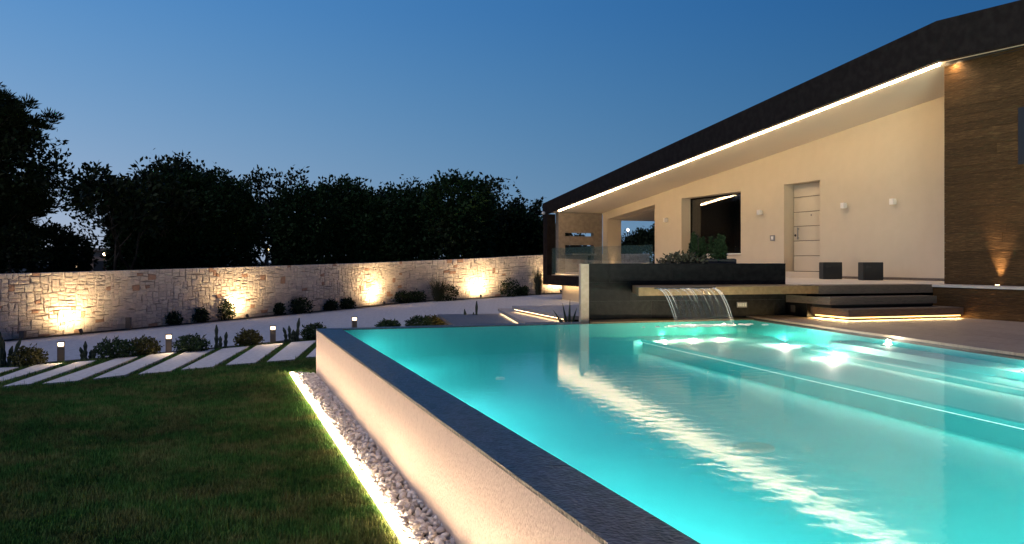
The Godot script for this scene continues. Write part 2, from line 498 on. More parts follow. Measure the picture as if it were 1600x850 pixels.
# ---------------------------------------------------------------- ground
func ground() -> void:
	var st := st_new()
	quad(st, Vector3(-900, -0.5, 300), Vector3(900, -0.5, 300), Vector3(900, -0.5, -1500), Vector3(-900, -0.5, -1500))
	struct("ground", st, M.soil, "dark earth stretching away beyond the garden wall")
	# the lawn, up to the planting bed
	st = st_new()
	var nx := 60
	var nd := 30
	for i in nx:
		for j in nd:
			var c := []
			for q in [[0, 0], [1, 0], [1, 1], [0, 1]]:
				var x := lerpf(-14.0, 1.3, (i + q[0]) / float(nx))
				var d: float = lerpf(-3.0, bed(x), (j + q[1]) / float(nd))
				c.append(P(x, d, hl(d) - 0.012))
			quad(st, c[0], c[3], c[2], c[1])
	struct("lawn", st, M.lawn, "dark green lawn on the left of the pool")
	# the planting bed's soil and the pale drive between it and the stone wall
	st = st_new()
	var dr := st_new()
	for i in 80:
		var x0 := lerpf(-14.0, 6.0, i / 80.0)
		var x1 := lerpf(-14.0, 6.0, (i + 1) / 80.0)
		var b0 := P(x0, bed(x0), hl(bed(x0)) - 0.012); var b1 := P(x1, bed(x1), hl(bed(x1)) - 0.012)
		var off := Vector3(-0.25, 0.012, -0.3)
		quad(st, b0, b0 + off, b1 + off, b1)
		var end: float = wall_at[-1][0]
		var w0 := wall_point(end * i / 80.0); var w1 := wall_point(end * (i + 1) / 80.0)
		var p0 := b0 + off; var p1 := b1 + off
		for k in 4:
			quad(dr, p0.lerp(w0, k / 4.0), p0.lerp(w0, (k + 1) / 4.0), p1.lerp(w1, (k + 1) / 4.0), p1.lerp(w1, k / 4.0))
	struct("planting_bed", st, M.soil, "narrow dark soil bed along the edge of the drive")
	struct("driveway", dr, M.drive, "pale gravel drive curving along the stone wall")
	# dark kerb of soil at the foot of the stone wall
	st = st_new()
	for i in 160:
		var end: float = wall_at[-1][0]
		var s0 := end * i / 160.0; var s1 := end * (i + 1) / 160.0
		var f0 := wall_front(s0); var f1 := wall_front(s1)
		quad(st, wall_point(s0) + Vector3.UP * 0.02, wall_point(s1) + Vector3.UP * 0.02, wall_point(s1) + f1 * 0.42 + Vector3.UP * 0.03, wall_point(s0) + f0 * 0.42 + Vector3.UP * 0.03)
	struct("border_soil", st, M.soil, "thin strip of dark soil at the foot of the stone wall")
	# paving slabs laid in stripes across the lawn's far edge
	var quads := [
		[-7.89, 13.0, -8.01, 13.4, -8.14, 14.48, -8.4, 14.38], [-7.5, 12.09, -7.44, 12.85, -7.68, 15.0, -8.04, 14.9], [-7.12, 12.24, -6.87, 12.52, -7.28, 15.38, -7.52, 15.17], [-6.72, 12.54, -6.36, 12.85, -6.78, 15.9, -7.05, 15.7],
		[-6.24, 13.06, -5.96, 13.5, -6.31, 16.5, -6.66, 16.22], [-5.8, 13.61, -5.44, 13.95, -5.75, 16.95, -6.17, 16.64], [-5.35, 14.18, -4.96, 14.5, -5.21, 17.4, -5.62, 17.02], [-4.82, 14.76, -4.41, 15.05, -4.67, 17.9, -5.1, 17.55],
		[-4.25, 15.2, -3.85, 15.5, -4.1, 18.4, -4.54, 18.05], [-3.71, 15.78, -3.24, 16.08, -3.5, 18.75, -3.96, 18.46], [-3.1, 16.3, -2.66, 16.6, -2.9, 19.2, -3.36, 18.9]]
	var where := ["leftmost pale paving slab, cut by the left edge", "second pale paving slab from the left", "third pale paving slab from the left, below the left bollard", "fourth pale paving slab, below the leftmost leafy shrubs", "fifth pale paving slab, beside the second bollard", "sixth pale paving slab, right of the second bollard", "seventh pale paving slab, below the middle cactus", "eighth pale paving slab, left of the third bollard", "ninth pale paving slab, below the third bollard", "tenth pale paving slab, nearest the pool corner", "last pale paving slab, mostly behind the pool wall"]
	for i in quads.size():
		var q = quads[i]
		var poly := PackedVector2Array([Vector2(q[0], q[1]), Vector2(q[2], q[3]), Vector2(q[4], q[5]), Vector2(q[6], q[7])])
		var s := st_new()
		# follows the slope of the lawn
		var top := []
		for p in poly: top.append(P(p.x, p.y, hl(p.y) + 0.03))
		var c: Vector3 = (top[0] + top[1] + top[2] + top[3]) / 4.0 - Vector3.UP * 0.06
		quad_o(s, top[0], top[1], top[2], top[3], c)
		for k in 4:
			var a: Vector3 = top[k]; var b: Vector3 = top[(k + 1) % 4]
			quad_o(s, a, b, b - Vector3.UP * 0.1, a - Vector3.UP * 0.1, c)
		var o := build("paving_slab", s, M.slab)
		tag(o, where[i], "paving slab", "striped paving slabs across the lawn")
	grass(quads)

func grass(quads: Array) -> void:
	var st := st_new()
	for b in 7:
		var a := rng.randf() * TAU
		var p := Vector3(rng.randf_range(-0.018, 0.018), 0, rng.randf_range(-0.018, 0.018))
		var side := Vector3(cos(a), 0, sin(a)) * 0.0027
		var lean := Vector3(rng.randf_range(-1, 1), 0, rng.randf_range(-1, 1)) * 0.018
		var h := rng.randf_range(0.024, 0.056)
		var m := p + lean * 0.35 + Vector3.UP * h * 0.6
		var tip := p + lean + Vector3.UP * h
		quad(st, p - side, p + side, m + side * 0.8, m - side * 0.8)
		tri(st, m - side * 0.8, m + side * 0.8, tip)
	st.generate_normals()
	var mesh := st.commit()
	var polys := []
	for q in quads:
		polys.append(PackedVector2Array([Vector2(q[0], q[1]), Vector2(q[2], q[3]), Vector2(q[4], q[5]), Vector2(q[6], q[7])]))
	var xs := []
	var cols := []
	var patch := noise(0.5, 7, 3)
	var hue := noise(1.6, 8, 3)
	for pass_ in [[3.4, 8.0, 2000], [8.0, 11.5, 1400], [11.5, 20.0, 900]]:
		var n := int((pass_[1] - pass_[0]) * 11.0 * pass_[2])
		for k in n:
			var d := rng.randf_range(pass_[0], pass_[1])
			var x := rng.randf_range(-9.5, 1.0)
			if x < -0.62 * d - 0.8 or d > bed(x) - 0.02: continue
			if x > -0.68 - (d - 5.52) * 0.3377 - 0.03 and d < 13.9: continue     # up to the strip of light
			if d > 13.9 and x > -2.9: continue
			if d > 12.0:
				var hit := false
				for poly in polys:
					if Geometry2D.is_point_in_polygon(Vector2(x, d), poly):
						hit = true
						break
				if hit: continue
			var v := patch.get_noise_2d(x, d)
			var s := rng.randf_range(0.75, 1.25) * (1.0 + 0.35 * v) * (1.7 if rng.randf() < 0.025 else 1.0)
			xs.append(Transform3D(Basis(Vector3.UP, rng.randf() * TAU).scaled(Vector3(1.2, s, 1.2)), P(x, d, hl(d) - 0.012)))
			var dry := clampf(hue.get_noise_2d(x, d) * 1.1 + 0.33 + rng.randf_range(-0.25, 0.25), 0, 1)
			var f := rng.randf_range(0.7, 2.4) * (1.0 + 0.45 * v)
			cols.append(Color(lerpf(0.046, 0.125, dry) * f, lerpf(0.12, 0.135, dry) * f, lerpf(0.026, 0.045, dry) * f))
	var o := scatter("grass", mesh, M.leaf, xs, cols, self)
	tag(o, "short mown grass of the lawn", "", "", "stuff")

func scatter(called: String, mesh: Mesh, m: Material, xs: Array, cols: Array, parent: Node) -> MultiMeshInstance3D:
	var mm := MultiMesh.new()
	mm.transform_format = MultiMesh.TRANSFORM_3D
	mm.use_colors = cols.size() > 0
	mm.mesh = mesh
	mm.instance_count = xs.size()
	for i in xs.size():
		mm.set_instance_transform(i, xs[i])
		if cols: mm.set_instance_color(i, cols[i])
	var o := MultiMeshInstance3D.new()
	o.name = part_name(parent, called)
	o.multimesh = mm
	o.material_override = m
	parent.add_child(o, true)
	return o

# ---------------------------------------------------------------- the dry stone wall
func stone_wall() -> void:
	var wall := thing("stone_wall", Vector3.ZERO, "long pale dry-stone wall curving behind the drive", "wall")
	var length: float = wall_at[-1][0]
	var high := 1.6
	var st := st_new()
	var n := 150
	for i in n:
		var s0 := length * i / n; var s1 := length * (i + 1) / n
		var a := wall_point(s0); var b := wall_point(s1)
		var fa := wall_front(s0); var fb := wall_front(s1)
		var up := Vector3.UP * (high - 0.03)
		var dn := Vector3.DOWN * 0.4
		quad(st, a + dn, a + up, b + up, b + dn)
		quad(st, a + up, a + up - fa * 0.4, b + up - fb * 0.4, b + up)
		quad(st, a + dn - fa * 0.4, b + dn - fb * 0.4, b + up - fb * 0.4, a + up - fa * 0.4)
	build("wall_core", st, M.mortar, wall)
	# irregular stones: a fine grid of cells filled with rectangles, their corners shifted
	var cell := 0.049
	var cols := int(length / cell)
	var rows := int(round(high / cell))
	var taken := PackedByteArray()
	taken.resize(cols * rows)
	var stones := []
	for r in rows:
		for c in cols:
			if taken[r * cols + c]: continue
			var hh: int = [2, 2, 2, 3, 2, 1][rng.randi() % 6]
			var ww: int = [3, 4, 4, 5, 5, 6, 3][rng.randi() % 7]
			if rng.randf() < 0.07:
				hh = 4; ww = rng.randi_range(2, 4)
			hh = mini(hh, rows - r)
			if rows - r - hh == 1: hh += 1
			var w2 := 0
			while w2 < ww and c + w2 < cols and not taken[r * cols + c + w2]:
				w2 += 1
			ww = w2
			if c + ww + 1 == cols or (c + ww < cols - 1 and not taken[r * cols + c + ww] and taken[r * cols + c + ww + 1]): ww = mini(ww + 1, cols - c)
			var ok := true
			while hh > 1:
				ok = true
				for y in hh:
					for x in ww:
						if taken[(r + y) * cols + c + x]: ok = false
				if ok: break
				hh -= 1
			for y in hh:
				for x in ww: taken[(r + y) * cols + c + x] = 1
			stones.append([c, r, ww, hh])
	var jit := func(i: int, j: int) -> Vector2:
		var h1 := fposmod(sin(i * 127.1 + j * 311.7) * 43758.5453, 1.0)
		var h2 := fposmod(sin(i * 269.5 + j * 183.3) * 28001.8384, 1.0)
		return Vector2(h1 - 0.5, h2 - 0.5) * 0.044
	var near := []
	for s in stones:
		var p := wall_point((s[0] + s[2] * 0.5) * cell)
		var d := -p.z
		var sx := p.x / d
		if absf(sx) > 0.62 or (sx > 0.06): near.append([0.0, s])
		else: near.append([s[2] * s[3] / (d * d), s])
	near.sort_custom(func(a, b): return a[0] > b[0])
	var rest := []
	for k in M.stones.size(): rest.append(st_new())
	for k in near.size():
		var s = near[k][1]
		var smat: int = rng.randi() % 4
		if rng.randf() < 0.035: smat = 4
		elif rng.randf() < 0.16: smat = 5
		var centre := Vector2((s[0] + s[2] * 0.5) * cell, (s[1] + s[3] * 0.5) * cell)
		var base := wall_point(centre.x)
		var f := wall_front(centre.x)
		var tang := f.cross(Vector3.UP) * -1.0
		var slope := (wall_point(centre.x + 0.2).y - wall_point(centre.x - 0.2).y) / 0.4
		var ring := []
		var i0: int = s[0]; var j0: int = s[1]; var i1: int = s[0] + s[2]; var j1: int = s[1] + s[3]
		var gaps := 0.0045
		var raw := []
		for e in [[i0, j0, i1, j0], [i1, j0, i1, j1], [i1, j1, i0, j1], [i0, j1, i0, j0]]:
			var a: Vector2 = Vector2(e[0], e[1]) * cell + jit.call(e[0], e[1])
			var b: Vector2 = Vector2(e[2], e[3]) * cell + jit.call(e[2], e[3])
			raw.append(a)
			raw.append((a + b) * 0.5 + jit.call(e[0] + e[2] + 500, e[1] + e[3] + 77) * 0.35)
		var mid := Vector2.ZERO
		for v in raw: mid += v / 8.0
		for v in raw:
			if s[1] + s[3] >= rows and v.y > high - 0.05: v.y = high
			var dlt: Vector2 = v - mid
			ring.append(dlt - Vector2(signf(dlt.x) * minf(gaps, absf(dlt.x)), signf(dlt.y) * minf(gaps, absf(dlt.y))))
		var depth := rng.randf_range(0.03, 0.042)
		var tilt := Vector2(rng.randf_range(-0.04, 0.04), rng.randf_range(-0.05, 0.05))
		var put := func(v: Vector2, z: float) -> Vector3:
			return base + tang * (mid.x - centre.x + v.x) + Vector3.UP * (mid.y + v.y + slope * v.x) + f * z
		var stt: SurfaceTool = st_new() if k < 300 else rest[smat]
		var o: Vector3 = put.call(Vector2.ZERO, -0.1)
		var bev := rng.randf_range(0.008, 0.018)
		for q in 8:
			var a: Vector2 = ring[q]; var b: Vector2 = ring[(q + 1) % 8]
			var ai := a - a.normalized() * bev; var bi := b - b.normalized() * bev
			var za := depth + tilt.dot(ai); var zb := depth + tilt.dot(bi)
			quad_o(stt, put.call(a, -0.02), put.call(b, -0.02), put.call(b, zb - bev), put.call(a, za - bev), o)
			quad_o(stt, put.call(a, za - bev), put.call(b, zb - bev), put.call(bi, zb), put.call(ai, za), o)
			tri_o(stt, put.call(ai, za), put.call(bi, zb), put.call(Vector2.ZERO, depth + 0.006), o)
		if k < 300:
			build("stone", stt, M.stones[smat], wall)
	for k in rest.size():
		var r := build("far_stones", rest[k], M.stones[k], wall)
		tag(r, "", "", "", "stuff")

# ---------------------------------------------------------------- the pool
const RIM_A := Vector2(-3.03, 13.57)
func pool_corner(u: float, v: float) -> Vector2:      # u across (left to right), v from near to far
	var near := Vector2(1.75, 0.0).lerp(Vector2(7.2, 0.0), u)
	var far := Vector2(-2.6, 13.44).lerp(Vector2(4.3, 15.75), u)
	return near.lerp(far, v)

func pool() -> void:
	var root := Node3D.new()
	root.name = "pool"
	add_child(root)
	tag(root, "infinity swimming pool lit turquoise from below the water", "", "", "structure")
	var A := Vector2(-2.6, 13.44); var C := Vector2(4.3, 15.75); var E := Vector2(7.2, 0.0); var G := Vector2(1.75, 0.0)
	# the basin: floor, sides, shelf and entry steps
	var st := st_new()
	plan(st, PackedVector2Array([A + Vector2(-0.05, 0.05), C + Vector2(0.05, 0.05), E, G]), 0.1, 0.27)
	build("pool_floor", st, M.liner, root)
	var sh0 := Vector2(2.03, 14.98); var sh1 := Vector2(5.9, 0.0)       # shelf edge, far to near
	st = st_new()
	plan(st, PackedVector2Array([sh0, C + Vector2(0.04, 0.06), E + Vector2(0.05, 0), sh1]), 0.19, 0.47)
	build("shelf_base", st, M.shaded_riser, root)
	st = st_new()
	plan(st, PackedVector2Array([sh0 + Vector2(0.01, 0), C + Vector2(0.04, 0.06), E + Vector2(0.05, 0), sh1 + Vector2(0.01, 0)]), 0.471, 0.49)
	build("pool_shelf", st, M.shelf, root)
	var sd := (sh1 - sh0).normalized()
	var sn := Vector2(sd.y, -sd.x)
	if sn.x > 0: sn = -sn
	st = st_new()
	plan(st, PackedVector2Array([sh0 + sn * 0.07, sh0 - sn * 0.002, sh1 - sn * 0.002, sh1 + sn * 0.07]), 0.455, 0.494)
	build("shelf_nosing", st, M.liner, root)
	var strip := thing("led_strip_light", Vector3.ZERO, "added underwater strip light hidden beneath the nosing of the pool shelf", "strip light")  # strip added under the nosing to light the pool floor
	for k in 4:
		var a := sh0.lerp(sh1, 0.03 + k * 0.24); var b := sh0.lerp(sh1, 0.03 + (k + 1) * 0.24)
		st = st_new()
		plan(st, PackedVector2Array([a + sn * 0.045, a + sn * 0.025, b + sn * 0.025, b + sn * 0.045]), 0.444, 0.452)
		build("light_segment", st, glow(Color(0.85, 1.0, 0.92), 2.0), strip)
		var m := (a + b) * 0.5 + sn * 0.05
		area("lamp_light", P(m.x, m.y, 0.435), Vector3(sd.x, 0, -sd.y), Vector3(sn.x, -0.1, -sn.y), Vector2(a.distance_to(b), 0.03), Color(0.95, 1.0, 0.8), 1.1, strip)
	st = st_new()      # block beside the pier
	plan(st, PackedVector2Array([Vector2(1.25, 14.35), Vector2(1.95, 14.05), Vector2(2.2, 14.55), Vector2(1.4, 14.86)]), 0.19, 0.5)
	build("pool_seat", st, M.liner, root)
	for k in 2:
		var o0: float = [0.75, 0.38][k]
		st = st_new()
		plan(st, PackedVector2Array([Vector2(4.3 - o0 + 0.55, 12.4), Vector2(4.9, 12.5), Vector2(7.2, 0.0), Vector2(7.2 - o0, 0.0)]), 0.485, [0.57, 0.65][k])
		build("pool_step", st, M.shelf, root)
		if k == 0:
			var b0 := Vector2(4.3 - o0 + 0.55, 12.4); var b1 := Vector2(7.2 - o0, 0.0)
			var bd := (b1 - b0).normalized()
			var bn := Vector2(bd.y, -bd.x)
			if bn.x > 0: bn = -bn
			var added_step_strip := thing("led_strip_light", Vector3.ZERO, "added underwater strip light along the lowest pool step", "strip light")  # added to brighten the shelf in front of the steps
			for q in 4:
				var a := b0.lerp(b1, 0.02 + q * 0.24) + bn * 0.012; var b := b0.lerp(b1, 0.02 + (q + 1) * 0.24) + bn * 0.012
				var sg := st_new()
				plan(sg, PackedVector2Array([a, b, b - bn * 0.008, a - bn * 0.008]), 0.545, 0.56)
				build("light_segment", sg, glow(Color(1.0, 0.97, 0.8), 0.25), added_step_strip)
				var m := (a + b) * 0.5 + bn * 0.01
				area("lamp_light", P(m.x, m.y, 0.55), Vector3(bd.x, 0, -bd.y), Vector3(bn.x, -0.2, -bn.y), Vector2(a.distance_to(b), 0.015), Color(1.0, 0.95, 0.75), 0.35, added_step_strip)
	# left and far walls with their dark wet rim
	var outA := RIM_A; var outG := Vector2(1.43, 0.0)
	st = st_new()
	plan(st, PackedVector2Array([outA, A, G, outG]), -0.3, WATER - 0.029)
	var wall := build("retaining_wall", st, M.plaster, root)
	tag(wall, "cream plaster outer face of the pool lit from below")
	st = st_new()
	plan(st, PackedVector2Array([outA, Vector2(1.17, 15.1), Vector2(1.17, 14.72), A]), -0.3, WATER - 0.055)
	build("far_wall", st, M.plaster, root)
	var lip := 0.005
	st = st_new()
	var nseg := 9
	for k in nseg:
		st = st_new()
		var a0 := (outA + Vector2(-lip, 0.0)).lerp(outG + Vector2(-lip, 0), k / float(nseg)); var a1 := (outA + Vector2(-lip, 0.0)).lerp(outG + Vector2(-lip, 0), (k + 1) / float(nseg))
		var b0 := A.lerp(G, k / float(nseg)); var b1 := A.lerp(G, (k + 1) / float(nseg))
		var gap := (a1 - a0).normalized() * 0.004
		plan(st, PackedVector2Array([a0 + gap, b0 + gap, b1 - gap, a1 - gap]), WATER - 0.028, WATER - 0.006)
		build("rim_slab", st, M.rim, root)
	for k in 4:
		st = st_new()
		var a0 := (outA + Vector2(0, 0.012)).lerp(Vector2(1.17, 15.1), k / 4.0); var a1 := (outA + Vector2(0, 0.012)).lerp(Vector2(1.17, 15.1), (k + 1) / 4.0)
		var b0 := A.lerp(Vector2(1.17, 14.7), k / 4.0); var b1 := A.lerp(Vector2(1.17, 14.7), (k + 1) / 4.0)
		var gap := (a1 - a0).normalized() * 0.004
		plan(st, PackedVector2Array([a0 + gap, b0 + gap, b1 - gap, a1 - gap]), WATER - 0.055, WATER - 0.004)
		build("rim_slab", st, M.rim, root)
	# inner sides in the liner's colour
	st = st_new()
	var poly := [A, C, E, G]
	for k in 4:
		var p: Vector2 = poly[k]; var q: Vector2 = poly[(k + 1) % 4]
		var inw := (q - p).orthogonal().normalized() * -0.006
		if not Geometry2D.is_point_in_polygon((p + q) * 0.5 + inw, PackedVector2Array(poly)): inw = -inw
		quad_o(st, P(p.x + inw.x, p.y + inw.y, 0.19), P(q.x + inw.x, q.y + inw.y, 0.19), P(q.x + inw.x, q.y + inw.y, WATER - 0.02), P(p.x + inw.x, p.y + inw.y, WATER - 0.02), P((p.x + q.x) / 2 - inw.x * 9, (p.y + q.y) / 2 - inw.y * 9, 0.4))
	build("pool_side", st, M.liner, root)
	# the stone shoulder between the water and the dark wall
	st = st_new()
	plan(st, PackedVector2Array([Vector2(1.33, 14.79), Vector2(4.3, 15.755), Vector2(4.85, 16.15), Vector2(1.36, 15.5)]), 0.0, WATER + 0.006)
	build("coping", st, M.pale_stone, root)
	# floor fittings
	st = st_new()
	disc(st, P(1.95, 7.05, 0.27), 0.16, 0.03)
	build("floor_drain", st, M.paver, root)
	st = st_new()
	disc(st, P(-0.15, 11.2, 0.27), 0.06, 0.03)
	build("floor_inlet", st, M.white_paint, root)
	# the water: a fine mesh of small long waves
	var waves := []
	for k in 26:
		var lam := 0.08 * pow(1.16, k * 0.27)
		var a := rng.randf() * TAU
		waves.append([Vector2(cos(a), sin(a)) * TAU / lam, rng.randf() * TAU, 0.0013 * lam / TAU * rng.randf_range(0.7, 1.3)])
	var nu := 320
	var nv := 700
	var vs := PackedVector3Array(); var ns := PackedVector3Array(); var idx := PackedInt32Array()
	for j in nv + 1:
		for i in nu + 1:
			var v := pow(j / float(nv), 0.9)
			var p := pool_corner(i / float(nu), v)
			var y := 0.0
			var gx := 0.0
			var gd := 0.0
			var edge := 1.0
			for w in waves:
				var ph: float = p.dot(w[0]) + w[1]
				y += w[2] * sin(ph)
				gx += w[2] * w[0].x * cos(ph); gd += w[2] * w[0].y * cos(ph)
			vs.append(P(p.x, p.y, WATER + y * edge))
			ns.append(Vector3(-gx, 1, gd).normalized())
	for j in nv:
		for i in nu:
			var a := j * (nu + 1) + i
			idx.append_array([a, a + nu + 1, a + nu + 2, a, a + nu + 2, a + 1])
	var arr := []
	arr.resize(Mesh.ARRAY_MAX)
	arr[Mesh.ARRAY_VERTEX] = vs; arr[Mesh.ARRAY_NORMAL] = ns; arr[Mesh.ARRAY_INDEX] = idx
	var am := ArrayMesh.new()
	am.add_surface_from_arrays(Mesh.PRIMITIVE_TRIANGLES, arr)
	var wo := obj("water", am, M.water)
	tag(wo, "clear turquoise water filling the pool", "", "", "structure")
	var fv := FogVolume.new()      # the water itself, faintly milky
	fv.name = "cloudy_water"
	fv.shape = RenderingServer.FOG_VOLUME_SHAPE_BOX
	var du := (A - G).normalized()
	var dn := Vector2(du.y, -du.x)
	var mid := (A + G) * 0.5 + dn * 3.9
	fv.size = Vector3(8.2, WATER - 0.03 - 0.15, A.distance_to(G) + 0.3)
	fv.transform = Transform3D(Basis(Vector3(dn.x, 0, -dn.y), Vector3.UP, Vector3(-du.x, 0, du.y)), P(mid.x, mid.y, (WATER - 0.03 + 0.15) * 0.5))
	var fm := FogMaterial.new()
	fm.albedo = lin(Color(0.06, 0.88, 0.85))
	fm.density = 0.27
	fv.material = fm
	add_child(fv)
	tag(fv, "milky turquoise body of the pool water", "", "", "stuff")
	pool_lights(A, G)
	pebbles()
	water_jets()

func disc(st: SurfaceTool, at: Vector3, r: float, h: float, n := 20) -> void:
	tube(st, [at, at + Vector3.UP * h * 0.6, at + Vector3.UP * h], [r, r, r * 0.86], n)

func pool_lights(A: Vector2, G: Vector2) -> void:
	# projectors in the near-left wall, hidden behind the rim, and a row of spots on the shelf
	var dir := (G - A).normalized()
	var inw := Vector2(-dir.y, dir.x)
	if inw.x < 0: inw = -inw
	for k in 5:
		var p := A.lerp(G, 0.1 + 0.2 * k) + inw * 0.05
		var o := thing("pool_wall_light", P(p.x, p.y, 0.5), "%s underwater lamp set in the pool's hidden left wall" % ["far", "second", "middle", "fourth", "nearest"][k], "pool light", "lamps in the pool wall")
		var st := st_new()
		cbox(st, Vector3(0.02, 0.16, 1.0), Transform3D(Basis(Vector3(inw.x, 0, -inw.y), Vector3.UP, Vector3(inw.x, 0, -inw.y).cross(Vector3.UP)), Vector3.ZERO), 0.004)
		build("light_lens", st, glow(Color(0.85, 0.97, 1.0), 3.0), o)
		area("lamp_light", Vector3(inw.x, 0, -inw.y) * 0.03, Vector3(dir.x, 0, -dir.y), Vector3(inw.x, -0.12, -inw.y), Vector2(1.8, 0.16), Color(0.78, 1.0, 0.97), 2.8, o)
	# unseen lamps added in the right and near walls to brighten the water
	var added_lamps := [[Vector2(5.62, 8.2), Vector2(-1, -0.15), "farthest unseen added underwater lamp in the pool's right wall"], [Vector2(6.15, 5.3), Vector2(-1, -0.15), "middle unseen added underwater lamp in the pool's right wall"], [Vector2(6.7, 2.3), Vector2(-1, -0.15), "nearest unseen added underwater lamp in the pool's right wall"], [Vector2(2.6, 0.06), Vector2(-0.1, 1), "left unseen added underwater lamp in the pool's near wall"], [Vector2(4.3, 0.06), Vector2(-0.1, 1), "right unseen added underwater lamp in the pool's near wall"]]
	for e in added_lamps:
		var o := thing("pool_wall_light", P(e[0].x, e[0].y, 0.62 if e[0].y > 1 else 0.45), e[2], "pool light", "lamps in the pool wall")
		var to: Vector2 = e[1].normalized()
		var z3 := Vector3(to.x, 0, -to.y)
		var st := st_new()
		cbox(st, Vector3(0.02, 0.12, 0.8), Transform3D(Basis(z3, Vector3.UP, z3.cross(Vector3.UP)), Vector3.ZERO), 0.004)
		build("light_lens", st, glow(Color(0.85, 0.97, 1.0), 3.0), o)
		area("lamp_light", z3 * 0.03, z3.cross(Vector3.UP), z3 + Vector3.DOWN * 0.12, Vector2(1.4, 0.12), Color(0.95, 1.0, 0.86), 95.0 if e[0].y > 1 else 140.0, o)
	var spots := [[2.42, 14.05, 0.7], [2.95, 14.3, 0.8], [3.45, 14.45, 0.8], [4.15, 13.35, 1.3], [4.2, 11.5, 1.3], [5.02, 11.7, 0.15], [5.25, 8.9, 0.3]]
	var says := ["left underwater spot below the waterfall", "middle underwater spot below the waterfall", "right underwater spot below the waterfall", "large glowing underwater spot on the shelf near the steps", "second large underwater spot, nearer on the shelf", "small underwater spot beside the right pool edge", "underwater spot at the frame's right edge on the pool step"]
	for k in spots.size():
		var s = spots[k]
		var y := 0.49 if k < 5 else 0.655
		var o := thing("underwater_spot", P(s[0], s[1], y), says[k], "pool light", "underwater spots on the shelf")
		var st := st_new()
		disc(st, Vector3.ZERO, 0.085, 0.012)
		build("light_rim", st, M.steel, o)
		st = st_new()
		disc(st, Vector3(0, 0.011, 0), 0.065, 0.012)
		build("light_lens", st, glow(Color(1.0, 0.93, 0.78), 6.0), o)
		omni("lamp_light", Vector3(0, 0.12, 0), Color(1.0, 0.8, 0.52) if k < 3 else Color(1.0, 0.9, 0.7), s[2], 0.03, o)

